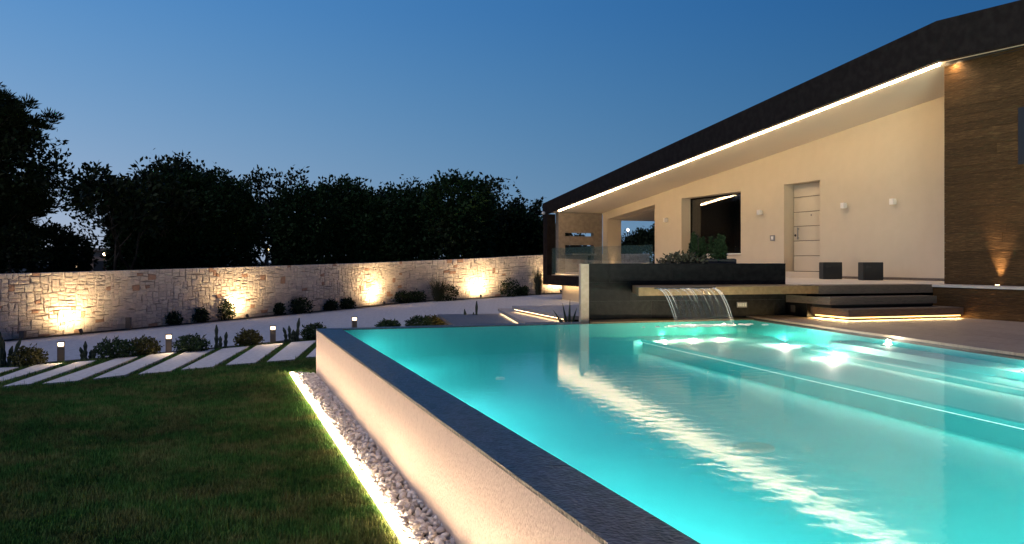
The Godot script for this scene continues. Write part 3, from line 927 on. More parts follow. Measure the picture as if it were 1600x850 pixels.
func pebbles() -> void:
	# the strip of light along the lawn's edge, then the pebbles between it and the wall
	var e0 := Vector2(-3.47, 13.78); var e1 := Vector2(0.62, 1.7)
	var w0 := RIM_A + Vector2(-0.01, 0); var w1 := Vector2(1.02, 1.7)
	var bed_ := Node3D.new()
	bed_.name = "pebble_bed"
	add_child(bed_)
	tag(bed_, "bed of pale river pebbles along the foot of the pool wall", "", "", "structure")
	var st := st_new()
	plan(st, PackedVector2Array([e0, w0, w1, e1]), -0.1, -0.004)
	build("gravel_base", st, M.soil, bed_)
	var meshes := []
	for k in 5:
		var s := st_new()
		var pm := SphereMesh.new()
		pm.radial_segments = 10; pm.rings = 6; pm.radius = 0.5; pm.height = 1.0
		var arr := pm.get_mesh_arrays()
		var v: PackedVector3Array = arr[Mesh.ARRAY_VERTEX]
		var nn := noise(0.9, 200 + k, 2)
		for i in v.size():
			v[i] *= 1.0 + 0.28 * nn.get_noise_3dv(v[i] * 1.6)
			v[i] *= Vector3(1.0, 0.62, 0.75)
		arr[Mesh.ARRAY_VERTEX] = v
		var am := ArrayMesh.new()
		arr[Mesh.ARRAY_TANGENT] = null
		am.add_surface_from_arrays(Mesh.PRIMITIVE_TRIANGLES, arr)
		var s2 := SurfaceTool.new()
		s2.create_from(am, 0)
		s2.generate_normals()
		meshes.append(s2.commit())
	var spots := []
	var grid := {}
	for layer in 2:
		for k in 9000:
			var v := pow(rng.randf(), 1.25)
			var u := rng.randf()
			var d := lerpf(1.8, 13.6, v)
			var a := e0.lerp(e1, (13.78 - d) / 12.08); var b := w0.lerp(w1, (13.57 - d) / 11.87)
			var p := (a + (b - a).normalized() * 0.04).lerp(b - (b - a).normalized() * 0.02, u)
			var size := rng.randf_range(0.035, 0.075)
			var cellk := Vector3i(int(p.x / 0.09), int(p.y / 0.09), layer)
			var ok := true
			for dx in [-1, 0, 1]:
				for dy in [-1, 0, 1]:
					for o in grid.get(cellk + Vector3i(dx, dy, 0), []):
						if o[0].distance_to(p) < (o[1] + size) * 0.42: ok = false
			if not ok: continue
			if not grid.has(cellk): grid[cellk] = []
			grid[cellk].append([p, size])
			spots.append([d, Transform3D(Basis.from_euler(Vector3(rng.randf_range(-0.5, 0.5), rng.randf() * TAU, rng.randf_range(-0.5, 0.5))).scaled(Vector3.ONE * size), P(p.x, p.y, 0.012 + layer * 0.028 + rng.randf() * 0.012)), layer])
	# the nearest in view are pieces of their own
	spots.sort_custom(func(a, b): return a[0] < b[0])
	var xs := [[], [], [], [], []]
	var cols := [[], [], [], [], []]
	var single := 0
	for s in spots:
		if single < 300 and s[0] > 5.3 and s[2] == 1:
			var o := obj("pebble", meshes[rng.randi() % 5], M.pebbles[[0, 0, 1, 1, 2, 3][rng.randi() % 6]], bed_)
			o.transform = s[1]
			single += 1
		else:
			var q := rng.randi() % 5
			xs[q].append(s[1])
			var f := rng.randf_range(0.36, 0.75)
			cols[q].append(Color(f, f * 0.93, f * 0.87))
	for q in 5:
		var mm := scatter("small_pebbles", meshes[q], M.pebble_any, xs[q], cols[q], bed_)
		tag(mm, "", "", "", "stuff")
	# LED strip: short lengths end to end
	var strip := thing("led_strip_light", Vector3.ZERO, "glowing strip light along the edge of the lawn and pebbles", "strip light")
	var gm := glow(GROUND_LED, 48.0)
	var pts := [e0.lerp(w0, 0.95), e0]
	for k in 4: pts.append(e0.lerp(e1, (k + 1) / 4.0))
	for k in pts.size() - 1:
		var a: Vector2 = pts[k]; var b: Vector2 = pts[k + 1]
		var dir := (b - a).normalized()
		var mid := (a + b) * 0.5
		var len_ := a.distance_to(b) - 0.004
		var rot := Basis(Vector3(dir.x, 0, -dir.y), Vector3.UP, Vector3(dir.x, 0, -dir.y).cross(Vector3.UP))
		st = st_new()
		cbox(st, Vector3(len_, 0.03, 0.035), Transform3D(rot, P(mid.x, mid.y, 0.018)), 0.004)
		build("light_segment", st, gm, strip)
		if k > 0:
			var across := Vector3(-dir.y, 0, -dir.x)
			if across.x < 0: across = -across
			area("lamp_light", P(mid.x, mid.y, 0.045) + across * 0.02, Vector3(dir.x, 0, -dir.y), across + Vector3.UP * 1.1, Vector2(len_, 0.03), GROUND_LED, 1.6, strip)

func water_jets() -> void:
	pass

# ---------------------------------------------------------------- the house
func quad_wall(t0: float, t1: float, y0: float, y1a: float, y1b: float) -> PackedVector2Array:
	return PackedVector2Array([Vector2(t0, y0), Vector2(t1, y0), Vector2(t1, y1b), Vector2(t0, y1a)])

func house() -> void:
	var h := thing("house", Vector3(9.25, 0, -18.77), "modern white house with a sloping dark roof edge and wood-clad corner", "house")
	h.basis = Basis(Vector3(UX, 0, -UD), Vector3.UP, Vector3(UD, 0, UX))
	# the white facade with its openings
	var st := st_new()
	var D0 := 3.81; var D1 := 5.19; var W0 := 7.08; var W1 := 10.19; var P0 := 11.83; var P1 := 15.2
	var top := 3.84
	ext(st, quad_wall(-3.4, -1.8, TERRACE, soffit(-3.4), soffit(-1.8)), -0.4, 0.0)
	ext(st, quad_wall(-1.8, D0, TERRACE, soffit(-1.799), soffit(D0)), -0.4, 0.0)
	ext(st, quad_wall(D0, D1, top, soffit(D0), soffit(D1)), -0.4, 0.0)
	ext(st, quad_wall(D1, W0, TERRACE, soffit(D1), soffit(W0)), -0.4, 0.0)
	ext(st, quad_wall(W0, W1, 3.80, soffit(W0), soffit(W1)), -0.4, 0.0)
	ext(st, quad_wall(W0, W1, TERRACE, 2.01, 2.01), -0.4, 0.0)
	ext(st, quad_wall(W1, P0, TERRACE, soffit(W1), soffit(P0)), -0.4, 0.0)
	ext(st, PackedVector2Array([Vector2(P0, 3.70), Vector2(P1, 3.36), Vector2(P1, soffit(P1)), Vector2(P0, soffit(P0))]), -0.4, 0.0)
	ext(st, quad_wall(P1, 15.6, TERRACE, soffit(P1), soffit(15.6)), -0.57, 0.0)
	build("facade_wall", st, M.white_wall, h)
	st = st_new()      # side wall and back of the rooms, return wall of the passage
	bx(st, Vector3(P0 - 0.3, TERRACE, 0.4), Vector3(P0, 3.62, 5.5), 0.002)
	bx(st, Vector3(-3.4, TERRACE, 7.6), Vector3(P0 - 0.3, 5.0, 7.9), 0.002)
	build("inner_wall", st, M.white_wall, h)
	st = st_new()      # passage ceiling
	ext(st, PackedVector2Array([Vector2(P0 - 0.3, 3.64), Vector2(15.6, 3.33), Vector2(15.6, 3.5), Vector2(P0 - 0.3, 3.85)]), -5.5, -0.4)
	build("passage_ceiling", st, M.white_wall, h)
	st = st_new()      # skirting
	for e in [[-1.7, D0 - 0.02], [D1 + 0.02, P0]]:
		bx(st, Vector3(e[0], TERRACE + 0.004, -0.012), Vector3(e[1], TERRACE + 0.06, -0.001), 0.003)
	build("skirting", st, M.step_stone, h)
	# soffit, roof and its dark edge
	st = st_new()
	ext(st, PackedVector2Array([Vector2(-9, soffit(-9)), Vector2(-1.8, soffit(-1.8)), Vector2(15.9, soffit(15.9)), Vector2(15.9, soffit(15.9) + 0.06), Vector2(-1.8, soffit(-1.8) + 0.06), Vector2(-9, soffit(-9) + 0.06)]), -0.38, 2.07)
	build("soffit", st, M.soffit, h)
	st = st_new()
	ext(st, PackedVector2Array([Vector2(-9, soffit(-9) - 0.02), Vector2(-1.8, soffit(-1.8) - 0.02), Vector2(16.25, soffit(16.25) - 0.02), Vector2(16.25, roof_top(16.25)), Vector2(-1.8, roof_top(-1.8)), Vector2(-9, roof_top(-9))]), 2.07, 2.2)
	build("roof_edge", st, M.dark_metal, h)
	st = st_new()
	ext(st, PackedVector2Array([Vector2(-9, soffit(-9) + 0.065), Vector2(-1.8, soffit(-1.8) + 0.065), Vector2(16.2, soffit(16.2) + 0.065), Vector2(16.2, roof_top(16.2) - 0.04), Vector2(-1.8, roof_top(-1.8) - 0.04), Vector2(-9, roof_top(-9) - 0.04)]), -8.0, 2.068)
	build("roof", st, M.dark_metal, h)
	# the frame goes on down the far end and back under the terrace
	st = st_new()
	bx(st, Vector3(15.86, 0.92, -2.19), Vector3(16.24, soffit(16.05) - 0.02, -1.85), 0.004)
	build("frame_post", st, M.dark_metal, h)
	st = st_new()
	bx(st, Vector3(6.5, 0.9, -2.19), Vector3(16.24, 1.25, -1.7), 0.004)
	build("frame_sill", st, M.dark_metal, h)
	st = st_new()
	bx(st, Vector3(7, 0.0, -1.7), Vector3(15.6, 1.2, -1.3), 0.004)
	build("base_wall", st, M.white_wall, h)
	# end wall with its slot and its niche
	st = st_new()
	var y1 := soffit(15.65) - 0.01
	for b in [[0.02, 0.37, TERRACE, y1], [1.57, 1.845, TERRACE, y1], [0.37, 1.57, 2.84, y1], [0.37, 1.57, 2.38, 2.71]]:
		bx(st, Vector3(15.6, b[2], -b[1]), Vector3(15.85, b[3], -b[0]), 0.002)
	bx(st, Vector3(15.602, 2.712, -0.368), Vector3(15.7, 2.838, -0.04), 0.002)
	build("end_wall", st, M.bbq, h)
	st = st_new()
	bx(st, Vector3(16.3, TERRACE, -1.7), Vector3(16.36, 2.36, -0.1), 0.002)
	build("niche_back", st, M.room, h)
	st = st_new()
	bx(st, Vector3(15.4, 2.0, -1.4), Vector3(16.2, 2.06, -0.37), 0.004)
	bx(st, Vector3(15.95, TERRACE, -1.5), Vector3(16.2, 1.98, -0.45), 0.004)
	build("counter", st, M.steel, h)
	# the strip of light under the roof edge
	var strip := Node3D.new()
	strip.name = "led_strip_light"
	h.add_child(strip, true)
	tag(strip, "thin bright line of light along the eaves")
	var gm := glow(EAVES, 39.0)
	var slope := Vector3(1, -0.1094, 0).normalized()
	for k in 5:
		var t0 := lerpf(-1.72, 15.15, k / 5.0); var t1 := lerpf(-1.72, 15.15, (k + 1) / 5.0)
		st = st_new()
		ext(st, PackedVector2Array([Vector2(t0, soffit(t0) - 0.055), Vector2(t1, soffit(t1) - 0.055), Vector2(t1, soffit(t1) - 0.002), Vector2(t0, soffit(t0) - 0.002)]), 2.02, 2.06)
		build("light_segment", st, gm, strip)
		var tm := (t0 + t1) * 0.5
		area("lamp_light", Vector3(tm, soffit(tm) - 0.065, -2.0), slope, Vector3(slope.y, -slope.x, 0) + Vector3(0, 0, 0.35), Vector2(t1 - t0, 0.05), EAVES, 0.05, strip)
	# the wood-clad corner, board by board
	var ww := Node3D.new()
	ww.name = "wood_wall"
	h.add_child(ww)
	tag(ww, "wall clad in dark brown horizontal boards")
	st = st_new()
	ext(st, PackedVector2Array([Vector2(-9, TERRACE), Vector2(-1.77, TERRACE), Vector2(-1.77, soffit(-1.77) - 0.004), Vector2(-1.8, soffit(-1.8) - 0.004), Vector2(-9, soffit(-9) - 0.004)]), 0.42, 1.93)
	build("cladding_core", st, M.black, ww)
	boards(ww, TERRACE + 0.004, func(t): return soffit(t) - 0.006, -1.752, -9.0, 1.93, 0.155)
	st = st_new()
	bx(st, Vector3(-4.6, 3.43, -1.975), Vector3(-3.29, 4.4, -1.94), 0.004)
	var wf := build("window", st, M.black, h)
	st = st_new()
	bx(st, Vector3(-4.55, 3.48, -1.985), Vector3(-3.34, 4.35, -1.977), 0.002)
	build("pane", st, M.black, wf)
	# wood-clad plinth below the corner
	var pl := Node3D.new()
	pl.name = "plinth_wall"
	h.add_child(pl)
	st = st_new()
	ext(st, PackedVector2Array([Vector2(-9, 0.5), Vector2(-1.97, 0.5), Vector2(-1.97, TERRACE - 0.045), Vector2(-9, TERRACE - 0.045)]), 0.5, 2.43)
	build("cladding_core", st, M.black, pl)
	boards(pl, DECK + 0.004, func(_t): return TERRACE - 0.05, -1.95, -9.0, 2.43, 0.13)
	# window with dark room behind
	var wn := Node3D.new()
	wn.name = part_name(h, "window")
	h.add_child(wn, true)
	st = st_new()
	var z := 0.34
	bx(st, Vector3(W0, 2.01, z), Vector3(W0 + 0.05, 3.8, z + 0.05), 0.004)
	bx(st, Vector3(W1 - 0.05, 2.01, z), Vector3(W1, 3.8, z + 0.05), 0.004)
	bx(st, Vector3(W0 + 0.05, 2.01, z), Vector3(W1 - 0.05, 2.06, z + 0.05), 0.004)
	bx(st, Vector3(W0 + 0.05, 3.75, z), Vector3(W1 - 0.05, 3.8, z + 0.05), 0.004)
	build("window_frame", st, M.dark_metal, wn)
	st = st_new()
	bx(st, Vector3(W0 + 0.05, 2.06, z + 0.02), Vector3(W1 - 0.05, 3.75, z + 0.028), 0.001)
	build("pane", st, M.dark_glass, wn)
	st = st_new()
	bx(st, Vector3(W0 - 0.02, 1.975, -0.05), Vector3(W1 + 0.02, 2.008, 0.3), 0.004)
	build("sill", st, M.white_paint, wn)
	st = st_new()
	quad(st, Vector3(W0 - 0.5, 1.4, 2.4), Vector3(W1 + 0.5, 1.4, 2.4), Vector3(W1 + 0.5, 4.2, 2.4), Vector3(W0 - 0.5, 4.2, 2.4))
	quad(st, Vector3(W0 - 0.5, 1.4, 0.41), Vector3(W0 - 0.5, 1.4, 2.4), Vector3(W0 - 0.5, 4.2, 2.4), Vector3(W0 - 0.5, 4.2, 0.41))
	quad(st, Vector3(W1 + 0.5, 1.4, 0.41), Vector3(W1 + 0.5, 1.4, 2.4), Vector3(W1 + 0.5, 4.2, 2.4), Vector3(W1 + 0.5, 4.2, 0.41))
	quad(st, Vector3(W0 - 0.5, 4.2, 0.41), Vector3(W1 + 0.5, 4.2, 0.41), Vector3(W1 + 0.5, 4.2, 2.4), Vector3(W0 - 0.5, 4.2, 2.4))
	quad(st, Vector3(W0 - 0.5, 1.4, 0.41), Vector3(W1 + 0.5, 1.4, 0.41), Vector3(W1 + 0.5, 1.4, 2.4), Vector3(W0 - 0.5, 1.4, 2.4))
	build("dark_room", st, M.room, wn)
	# the door: six boards with grooves between them
	var dr := Node3D.new()
	dr.name = "door"
	h.add_child(dr)
	var ys := [1.51, 1.92, 2.32, 2.71, 3.09, 3.49, 3.84]
	for k in 6:
		st = st_new()
		bx(st, Vector3(D0 + 0.01, ys[k] + 0.006, 0.3), Vector3(D1 - 0.03, ys[k + 1] - 0.006, 0.34), 0.006)
		build("door_panel", st, M.door, dr)
	st = st_new()
	bx(st, Vector3(D0, 1.5, 0.325), Vector3(D1, top, 0.37), 0.002)
	build("door_core", st, M.dark_metal, dr)
	st = st_new()
	bx(st, Vector3(D0, TERRACE, 0.05), Vector3(D1, 1.5, 0.39), 0.006)
	build("threshold", st, M.white_wall, dr)
	st = st_new()
	bx(st, Vector3(4.93, 2.36, 0.24), Vector3(4.96, 2.68, 0.262), 0.005)
	bx(st, Vector3(4.935, 2.39, 0.262), Vector3(4.955, 2.41, 0.3), 0.002)
	bx(st, Vector3(4.935, 2.63, 0.262), Vector3(4.955, 2.65, 0.3), 0.002)
	build("handle", st, M.steel, dr)
	st = st_new()
	tube(st, [Vector3(5.09, 2.47, 0.302), Vector3(5.09, 2.47, 0.285)], [0.035, 0.03], 12)
	build("lock", st, M.black, dr)
	st = st_new()
	tube(st, [Vector3(4.47, 2.99, 0.302), Vector3(4.47, 2.99, 0.288)], [0.022, 0.02], 12)
	build("peephole", st, M.steel, dr)
	# small ground and eaves lights of the wooden corner, column uplight
	uplight(H(-2.94, TERRACE, 2.03), H(-2.94, 3.2, 1.96) - H(-2.94, TERRACE, 2.03), "small ground uplight in front of the wooden wall", 4.0, 27)
	uplight(H(15.05, TERRACE, -0.2), H(15.2, 3.0, -0.28) - H(15.05, TERRACE, -0.2), "ground uplight at the foot of the white column", 0.5, 26)
	var dl := thing("eaves_downlight", H(-2.0, soffit(-2.0) - 0.005, 2.045), "recessed downlight at the top of the wooden wall's corner", "downlight")
	st = st_new()
	tube(st, [Vector3(0, 0.0, 0), Vector3(0, -0.004, 0)], [0.022, 0.02], 12)
	build("light_lens", st, glow(WARM, 3.0), dl)
	spot("lamp_light", Vector3(0, -0.02, 0), Vector3(0.12, -1, -0.02), WARM, 1.1, 78, 1.0, 0.02, dl)

func boards(parent: Node, y0: float, top: Callable, t_from: float, t_to: float, n: float, high: float) -> void:
	var y := y0
	var row := 0
	while y < top.call(t_from) - 0.02:
		var hh := high * rng.randf_range(0.9, 1.1)
		var t := t_from
		var first := true
		while t > t_to:
			var len_ := rng.randf_range(2.2, 4.0)
			if first: len_ = rng.randf_range(0.8, 3.6)
			first = false
			var e := maxf(t - len_, t_to)
			var ytop := minf(y + hh - 0.0025, minf(top.call(t), top.call(e)))
			if ytop - y > 0.01:
				var st := st_new()
				var out := rng.randf_range(0.0185, 0.0215)
				bx(st, Vector3(e + 0.002, y, -n - out), Vector3(t, ytop, -n + 0.004), 0.002)
				build("board", st, M.planks[rng.randi() % 4], parent)
			t = e
		y += hh
		row += 1

func uplight(at: Vector3, towards: Vector3, label: String, e: float, angle: float) -> void:
	var o := thing("ground_uplight", at, label, "uplight")
	var st := st_new()
	disc(st, Vector3.ZERO, 0.05, 0.012, 14)
	build("light_rim", st, M.steel, o)
	st = st_new()
	disc(st, Vector3(0, 0.011, 0), 0.036, 0.008, 14)
	build("light_lens", st, glow(WARM, 10.0), o)
	spot("lamp_light", Vector3(0, 0.03, 0), towards, WARM, e, angle, 0.9, 0.02, o)

# ---------------------------------------------------------------- terrace, dark wall, steps
const V1 := Vector2(0.953, 0.304)      # along the terrace's front edge
const V2 := Vector2(0.304, -0.953)     # towards the pool

func terrace() -> void:
	var A := Vector2(2.06, 14.25)
	var B := A + V1 * 5.92                # corner against the plinth
	# terrace floor
	var st := st_new()
	var back := func(t, n): 
		var p := H(t, 0, n)
		return Vector2(p.x, -p.z)
	var poly := PackedVector2Array([Vector2(5.1, 15.24), B, back.call(-1.9, 2.47), back.call(-9, 2.47), back.call(-9, -6.0), back.call(16.2, -6.0), back.call(16.2, 1.86), back.call(6.5, 1.86), Vector2(1.36, 15.6), Vector2(5.1, 16.35)])
	plan(st, poly, TERRACE - 0.04, TERRACE)
	struct("terrace", st, M.terrace_floor, "pale raised terrace floor in front of the house")
	st = st_new()
	plan(st, PackedVector2Array([Vector2(5.25, 15.6), B - V2 * 0.2, back.call(-1.0, 2.0), back.call(-1.0, 0), back.call(15, 1.2), Vector2(1.6, 15.9), Vector2(5.1, 16.6)]), 0.3, TERRACE - 0.045)
	struct("terrace_core", st, M.slate[0], "dark base below the terrace")
	# the pale lintel the water falls from, running on as the terrace's edge
	var ln := thing("stone_lintel", Vector3.ZERO, "long cantilevered stone slab with a slot that pours water into the pool", "lintel")
	st = st_new()
	var Lb := A + V1 * 3.45
	plan(st, PackedVector2Array([A, Lb, Lb - V2 * 1.25, Vector2(2.15, 15.65)]), TERRACE - 0.135, TERRACE - 0.03)
	plan(st, PackedVector2Array([A - V2 * 0.04 + V1 * 0.015, Lb - V2 * 0.04, Lb - V2 * 1.25, Vector2(2.15, 15.65)]), TERRACE - 0.03, TERRACE + 0.0)
	for e in [[0.0, 0.28], [1.42, 3.45]]:
		var a: Vector2 = A + V1 * e[0]; var b: Vector2 = A + V1 * e[1]
		plan(st, PackedVector2Array([a, b, b - V2 * 0.04, a - V2 * 0.04]), TERRACE - 0.03, TERRACE)
	build("slab", st, M.pale_stone, ln)
	st = st_new()
	plan(st, PackedVector2Array([A + V1 * 0.28 - V2 * 0.012, A + V1 * 1.42 - V2 * 0.012, A + V1 * 1.42 - V2 * 0.038, A + V1 * 0.28 - V2 * 0.038]), TERRACE - 0.03, TERRACE - 0.008)
	build("slot", st, M.black, ln)
	st = st_new()
	plan(st, PackedVector2Array([Lb + V1 * 0.004, B, B - V2 * 0.6, Lb - V2 * 0.6 + V1 * 0.004]), TERRACE - 0.145, TERRACE + 0.004)
	build("edge_slab", st, M.step_stone, ln)
	# the dark tiled wall
	var dw := thing("dark_tiled_wall", Vector3.ZERO, "low wall of near-black stone tiles behind the pool", "wall")
	var W0 := Vector2(1.33, 15.5); var W1 := Vector2(5.08, 16.3)
	var wd := (W1 - W0).normalized()
	var wn := Vector2(-wd.y, wd.x)
	st = st_new()
	plan(st, PackedVector2Array([W0, W1, W1 + wn * 0.3, W0 + wn * 0.3]), 0.5, 1.715)
	build("wall_core", st, M.black, dw)
	var rowy := [0.745, 1.07, 1.4, 1.735]
	var wl := W0.distance_to(W1)
	for r in 3:
		var s := 0.0 - 0.4 * r
		while s < wl:
			var a := maxf(s, 0); var b := minf(s + 1.2, wl)
			if b - a > 0.03:
				st = st_new()
				var p := W0 + wd * (a + 0.002) - wn * 0.012; var q := W0 + wd * (b - 0.002) - wn * 0.012
				plan(st, PackedVector2Array([p, q, q + wn * 0.011, p + wn * 0.011]), rowy[r] + 0.002, rowy[r + 1] - 0.002)
				build("tile", st, M.slate[rng.randi() % 3], dw)
			s += 1.2
	st = st_new()
	plan(st, PackedVector2Array([W0 - wn * 0.014, W1 - wn * 0.014, W1 + wn * 0.31, W0 + wn * 0.31]), 1.715, 1.737)
	build("wall_cap", st, M.slate[0], dw)
	# the upper box of the wall stands forward over the lintel's back
	# pale pier at the pool's far edge
	st = st_new()
	plan(st, PackedVector2Array([Vector2(1.18, 15.06), Vector2(1.325, 15.1), Vector2(1.325, 15.48), Vector2(1.18, 15.46)]), 0.3, 1.73)
	var pier := build("stone_pier", st, M.pier)
	tag(pier, "upright pale stone pier at the end of the dark wall", "pier")
	# steps with light below
	for k in 2:
		var f: float = [0.7, 0.35][k]
		var y1: float = [0.97, 1.16][k]
		var l0 := [A + V1 * (3.52 if k == 0 else 3.42) + V2 * f, A + V1 * (5.93 if k == 0 else 5.68) + V2 * f]
		st = st_new()
		plan(st, PackedVector2Array([l0[0], l0[1], l0[1] - V2 * (f + 0.3), l0[0] - V2 * (f + 0.9)]), y1 - 0.13, y1)
		var o := build("step_block", st, M.step_stone)
		tag(o, ["lower floating stone step with light shining out from under it", "upper floating stone step below the terrace edge"][k], "step", "floating steps up to the terrace")
		st = st_new()
		plan(st, PackedVector2Array([l0[0] - V2 * 0.12 + V1 * 0.12, l0[1] - V2 * 0.12, l0[1] - V2 * (f + 0.3), l0[0] - V2 * (f + 0.8) + V1 * 0.12]), (DECK if k == 0 else 0.97), y1 - 0.13)
		var s2 := build("support", st, M.black, o)
		if k == 0:
			var strip := thing("led_strip_light", Vector3.ZERO, "yellow strip light glowing under the lowest step", "strip light")
			var p0: Vector2 = l0[0] - V2 * 0.07 + V1 * 0.05; var p1: Vector2 = l0[1] - V2 * 0.07
			var pl: Vector2 = l0[0] - V2 * 0.95 + V1 * 0.05
			for e in [[p0, p1, V2], [pl, p0, -V1]]:
				var a: Vector2 = e[0]; var b: Vector2 = e[1]
				var out: Vector2 = e[2]
				st = st_new()
				plan(st, PackedVector2Array([a, b, b - out * 0.02, a - out * 0.02]), DECK + 0.034, y1 - 0.135)
				build("light_segment", st, glow(Color(1.0, 0.62, 0.2), 3.0), strip)
				var m := (a + b) * 0.5 + out * 0.015
				area("lamp_light", P(m.x, m.y, y1 - 0.145), Vector3(b.x - a.x, 0, -(b.y - a.y)), Vector3(out.x * 0.6, -1, -out.y * 0.6), Vector2(a.distance_to(b), 0.02), Color(1.0, 0.66, 0.26), 2.0, strip)
	# deck on the right: long stone boards
	var dk := Node3D.new()
	dk.name = "deck"
	add_child(dk)
	tag(dk, "brown stone paving on the right side of the pool", "", "", "structure")
	st = st_new()
	var e0 := Vector2(4.36, 15.8); var e1 := Vector2(7.26, 0.0)
	plan(st, PackedVector2Array([e0, Vector2(4.9, 16.3), B - V2 * 0.3, Vector2(9, 18), Vector2(15, 18), Vector2(15, 0), e1]), 0.3, DECK - 0.03)
	build("deck_base", st, M.black, dk)
	# paving laid parallel to the pool edge
	var ed := (e0 - e1).normalized()
	var en := Vector2(ed.y, -ed.x)
	var c := 0
	var off := 0.0
	while off < 6.0:
		var wid := 0.6
		var s := -rng.randf() * 1.2 + 3.0
		while s < 17.6:
			var a := s; var b := s + 1.2
			var p := [e1 + ed * (a + 0.003) + en * (off + 0.003), e1 + ed * (b - 0.003) + en * (off + 0.003), e1 + ed * (b - 0.003) + en * (off + wid - 0.003), e1 + ed * (a + 0.003) + en * (off + wid - 0.003)]
			var mid: Vector2 = (p[0] + p[2]) * 0.5
			var hidden: bool = mid.y > 16.9 or (mid - A).dot(V2) < -1.1 or mid.x / mid.y > 0.75
			if not hidden:
				st = st_new()
				plan(st, PackedVector2Array(p), DECK - 0.03, DECK)
				build("paving_slab", st, M.deck[rng.randi() % 3], dk)
			s += 1.2
		off += wid
		c += 1
	# the water that falls from the slot
	var wf := thing("waterfall", P(A.x, A.y, TERRACE), "thin sheet of water falling in strands from the lintel into the pool", "waterfall")
	for k in 27:
		var u := k / 26.0 if k < 2 or k > 24 else rng.randf()
		var x0: Vector2 = V1 * lerpf(0.34, 1.4, u) + V2 * 0.0
		var full: bool = k in [0, 1, 25, 26]
		var len_ := 1.0 if full else rng.randf_range(0.2, 0.62)
		var w0 := (0.011 if full else rng.randf_range(0.002, 0.008))
		var pts := []
		var rad := []
		var lead := rng.randf_range(0.9, 1.1) if not full else 1.0
		for j in 13:
			var q := j / 12.0 * len_
			var drop := -0.02 - 0.6 * q
			var outw := 0.34 * sqrt(q) * lead
			var drift := 0.16 * sqrt(q)
			var p: Vector2 = x0 + V2 * (0.005 + outw) + V1 * drift
			pts.append(P(p.x, p.y, drop))
			rad.append(w0 * (1.0 - 0.45 * q) * (1.0 if full else 1.0 - j / 13.0 * 0.8))
		st = st_new()
		st.set_smooth_group(0)
		tube(st, pts, rad, 6)
		build("water_strand", st, M.fall, wf)
	st = st_new()      # thin clear sheet between them
	for i in 30:
		for j in 12:
			var c4 := []
			for q in [[0, 0], [1, 0], [1, 1], [0, 1]]:
				var u: float = (i + q[0]) / 30.0; var v: float = (j + q[1]) / 12.0
				var p: Vector2 = V1 * (lerpf(0.36, 1.38, u) + 0.16 * sqrt(v)) + V2 * (0.01 + 0.33 * sqrt(v) + 0.008 * sin(u * 60.0 + v * 3.0))
				c4.append(P(p.x, p.y, -0.02 - 0.6 * v))
			quad(st, c4[0], c4[1], c4[2], c4[3])
	st.set_smooth_group(0)
	var sheet := StandardMaterial3D.new()
	sheet.transparency = BaseMaterial3D.TRANSPARENCY_ALPHA
	sheet.albedo_color = Color(0.9, 0.92, 0.9, 0.03)
	sheet.roughness = 0.1
	build("water_sheet", st, sheet, wf)
	# churned foam where it lands
	st = st_new()
	var fo := A + V1 * 0.95 + V2 * 0.42
	for k in 90:
		var r := rng.randf_range(0.02, 0.09)
		var p := fo + V1 * rng.randfn(0.0, 0.42) + V2 * rng.randfn(0.0, 0.1)
		tube(st, [P(p.x, p.y, WATER - 0.005), P(p.x, p.y, WATER + 0.008), P(p.x, p.y, WATER + 0.012)], [r, r * 0.7, r * 0.2], 9, false)
	var ff := build("foam", st, M.foam, wf)
	ff.position = -wf.position
	tag(ff, "", "", "", "stuff")

# ---------------------------------------------------------------- plants and lamps of the garden
func leaf_quad(v: PackedVector3Array, c: PackedColorArray, at: Vector3, dir: Vector3, side: Vector3, l: float, w: float, col: Color) -> void:
	var m := at + dir * l * 0.5
	var e := at + dir * l
	v.append_array([at, m + side * w, e, at, e, m - side * w])
	for k in 6: c.append(col)

func leaves_mesh(v: PackedVector3Array, c: PackedColorArray) -> ArrayMesh:
	var arr := []
	arr.resize(Mesh.ARRAY_MAX)
	arr[Mesh.ARRAY_VERTEX] = v
	arr[Mesh.ARRAY_COLOR] = c
	var am := ArrayMesh.new()
	am.add_surface_from_arrays(Mesh.PRIMITIVE_TRIANGLES, arr)
	return am

func rand_dir() -> Vector3:
	var z := rng.randf_range(-1, 1)
	var a := rng.randf() * TAU
	var r := sqrt(1 - z * z)
	return Vector3(r * cos(a), z, r * sin(a))

# leaves through an uneven ellipsoid
func blob(v: PackedVector3Array, c: PackedColorArray, at: Vector3, rad: Vector3, n: int, leaf: float, base: Color, inner := 0.55, lump := 0.25, outward := 0.5) -> void:
	var nn := noise(1.6, rng.randi(), 3)
	var tone := noise(2.2, rng.randi(), 2)
	for k in n:
		var d := rand_dir()
		var r := lerpf(inner, 1.0, sqrt(rng.randf())) * (1.0 + lump * nn.get_noise_3dv(d * 1.4) * 1.8)
		var p := at + d * rad * r
		var dir := (d * outward + rand_dir()).normalized()
		var side := dir.cross(rand_dir()).normalized()
		var f := rng.randf_range(0.6, 1.4) * (1.0 + 0.5 * tone.get_noise_3dv(d * 1.3))
		leaf_quad(v, c, p, dir, side, leaf * rng.randf_range(0.7, 1.3), leaf * rng.randf_range(0.18, 0.32), base * f)

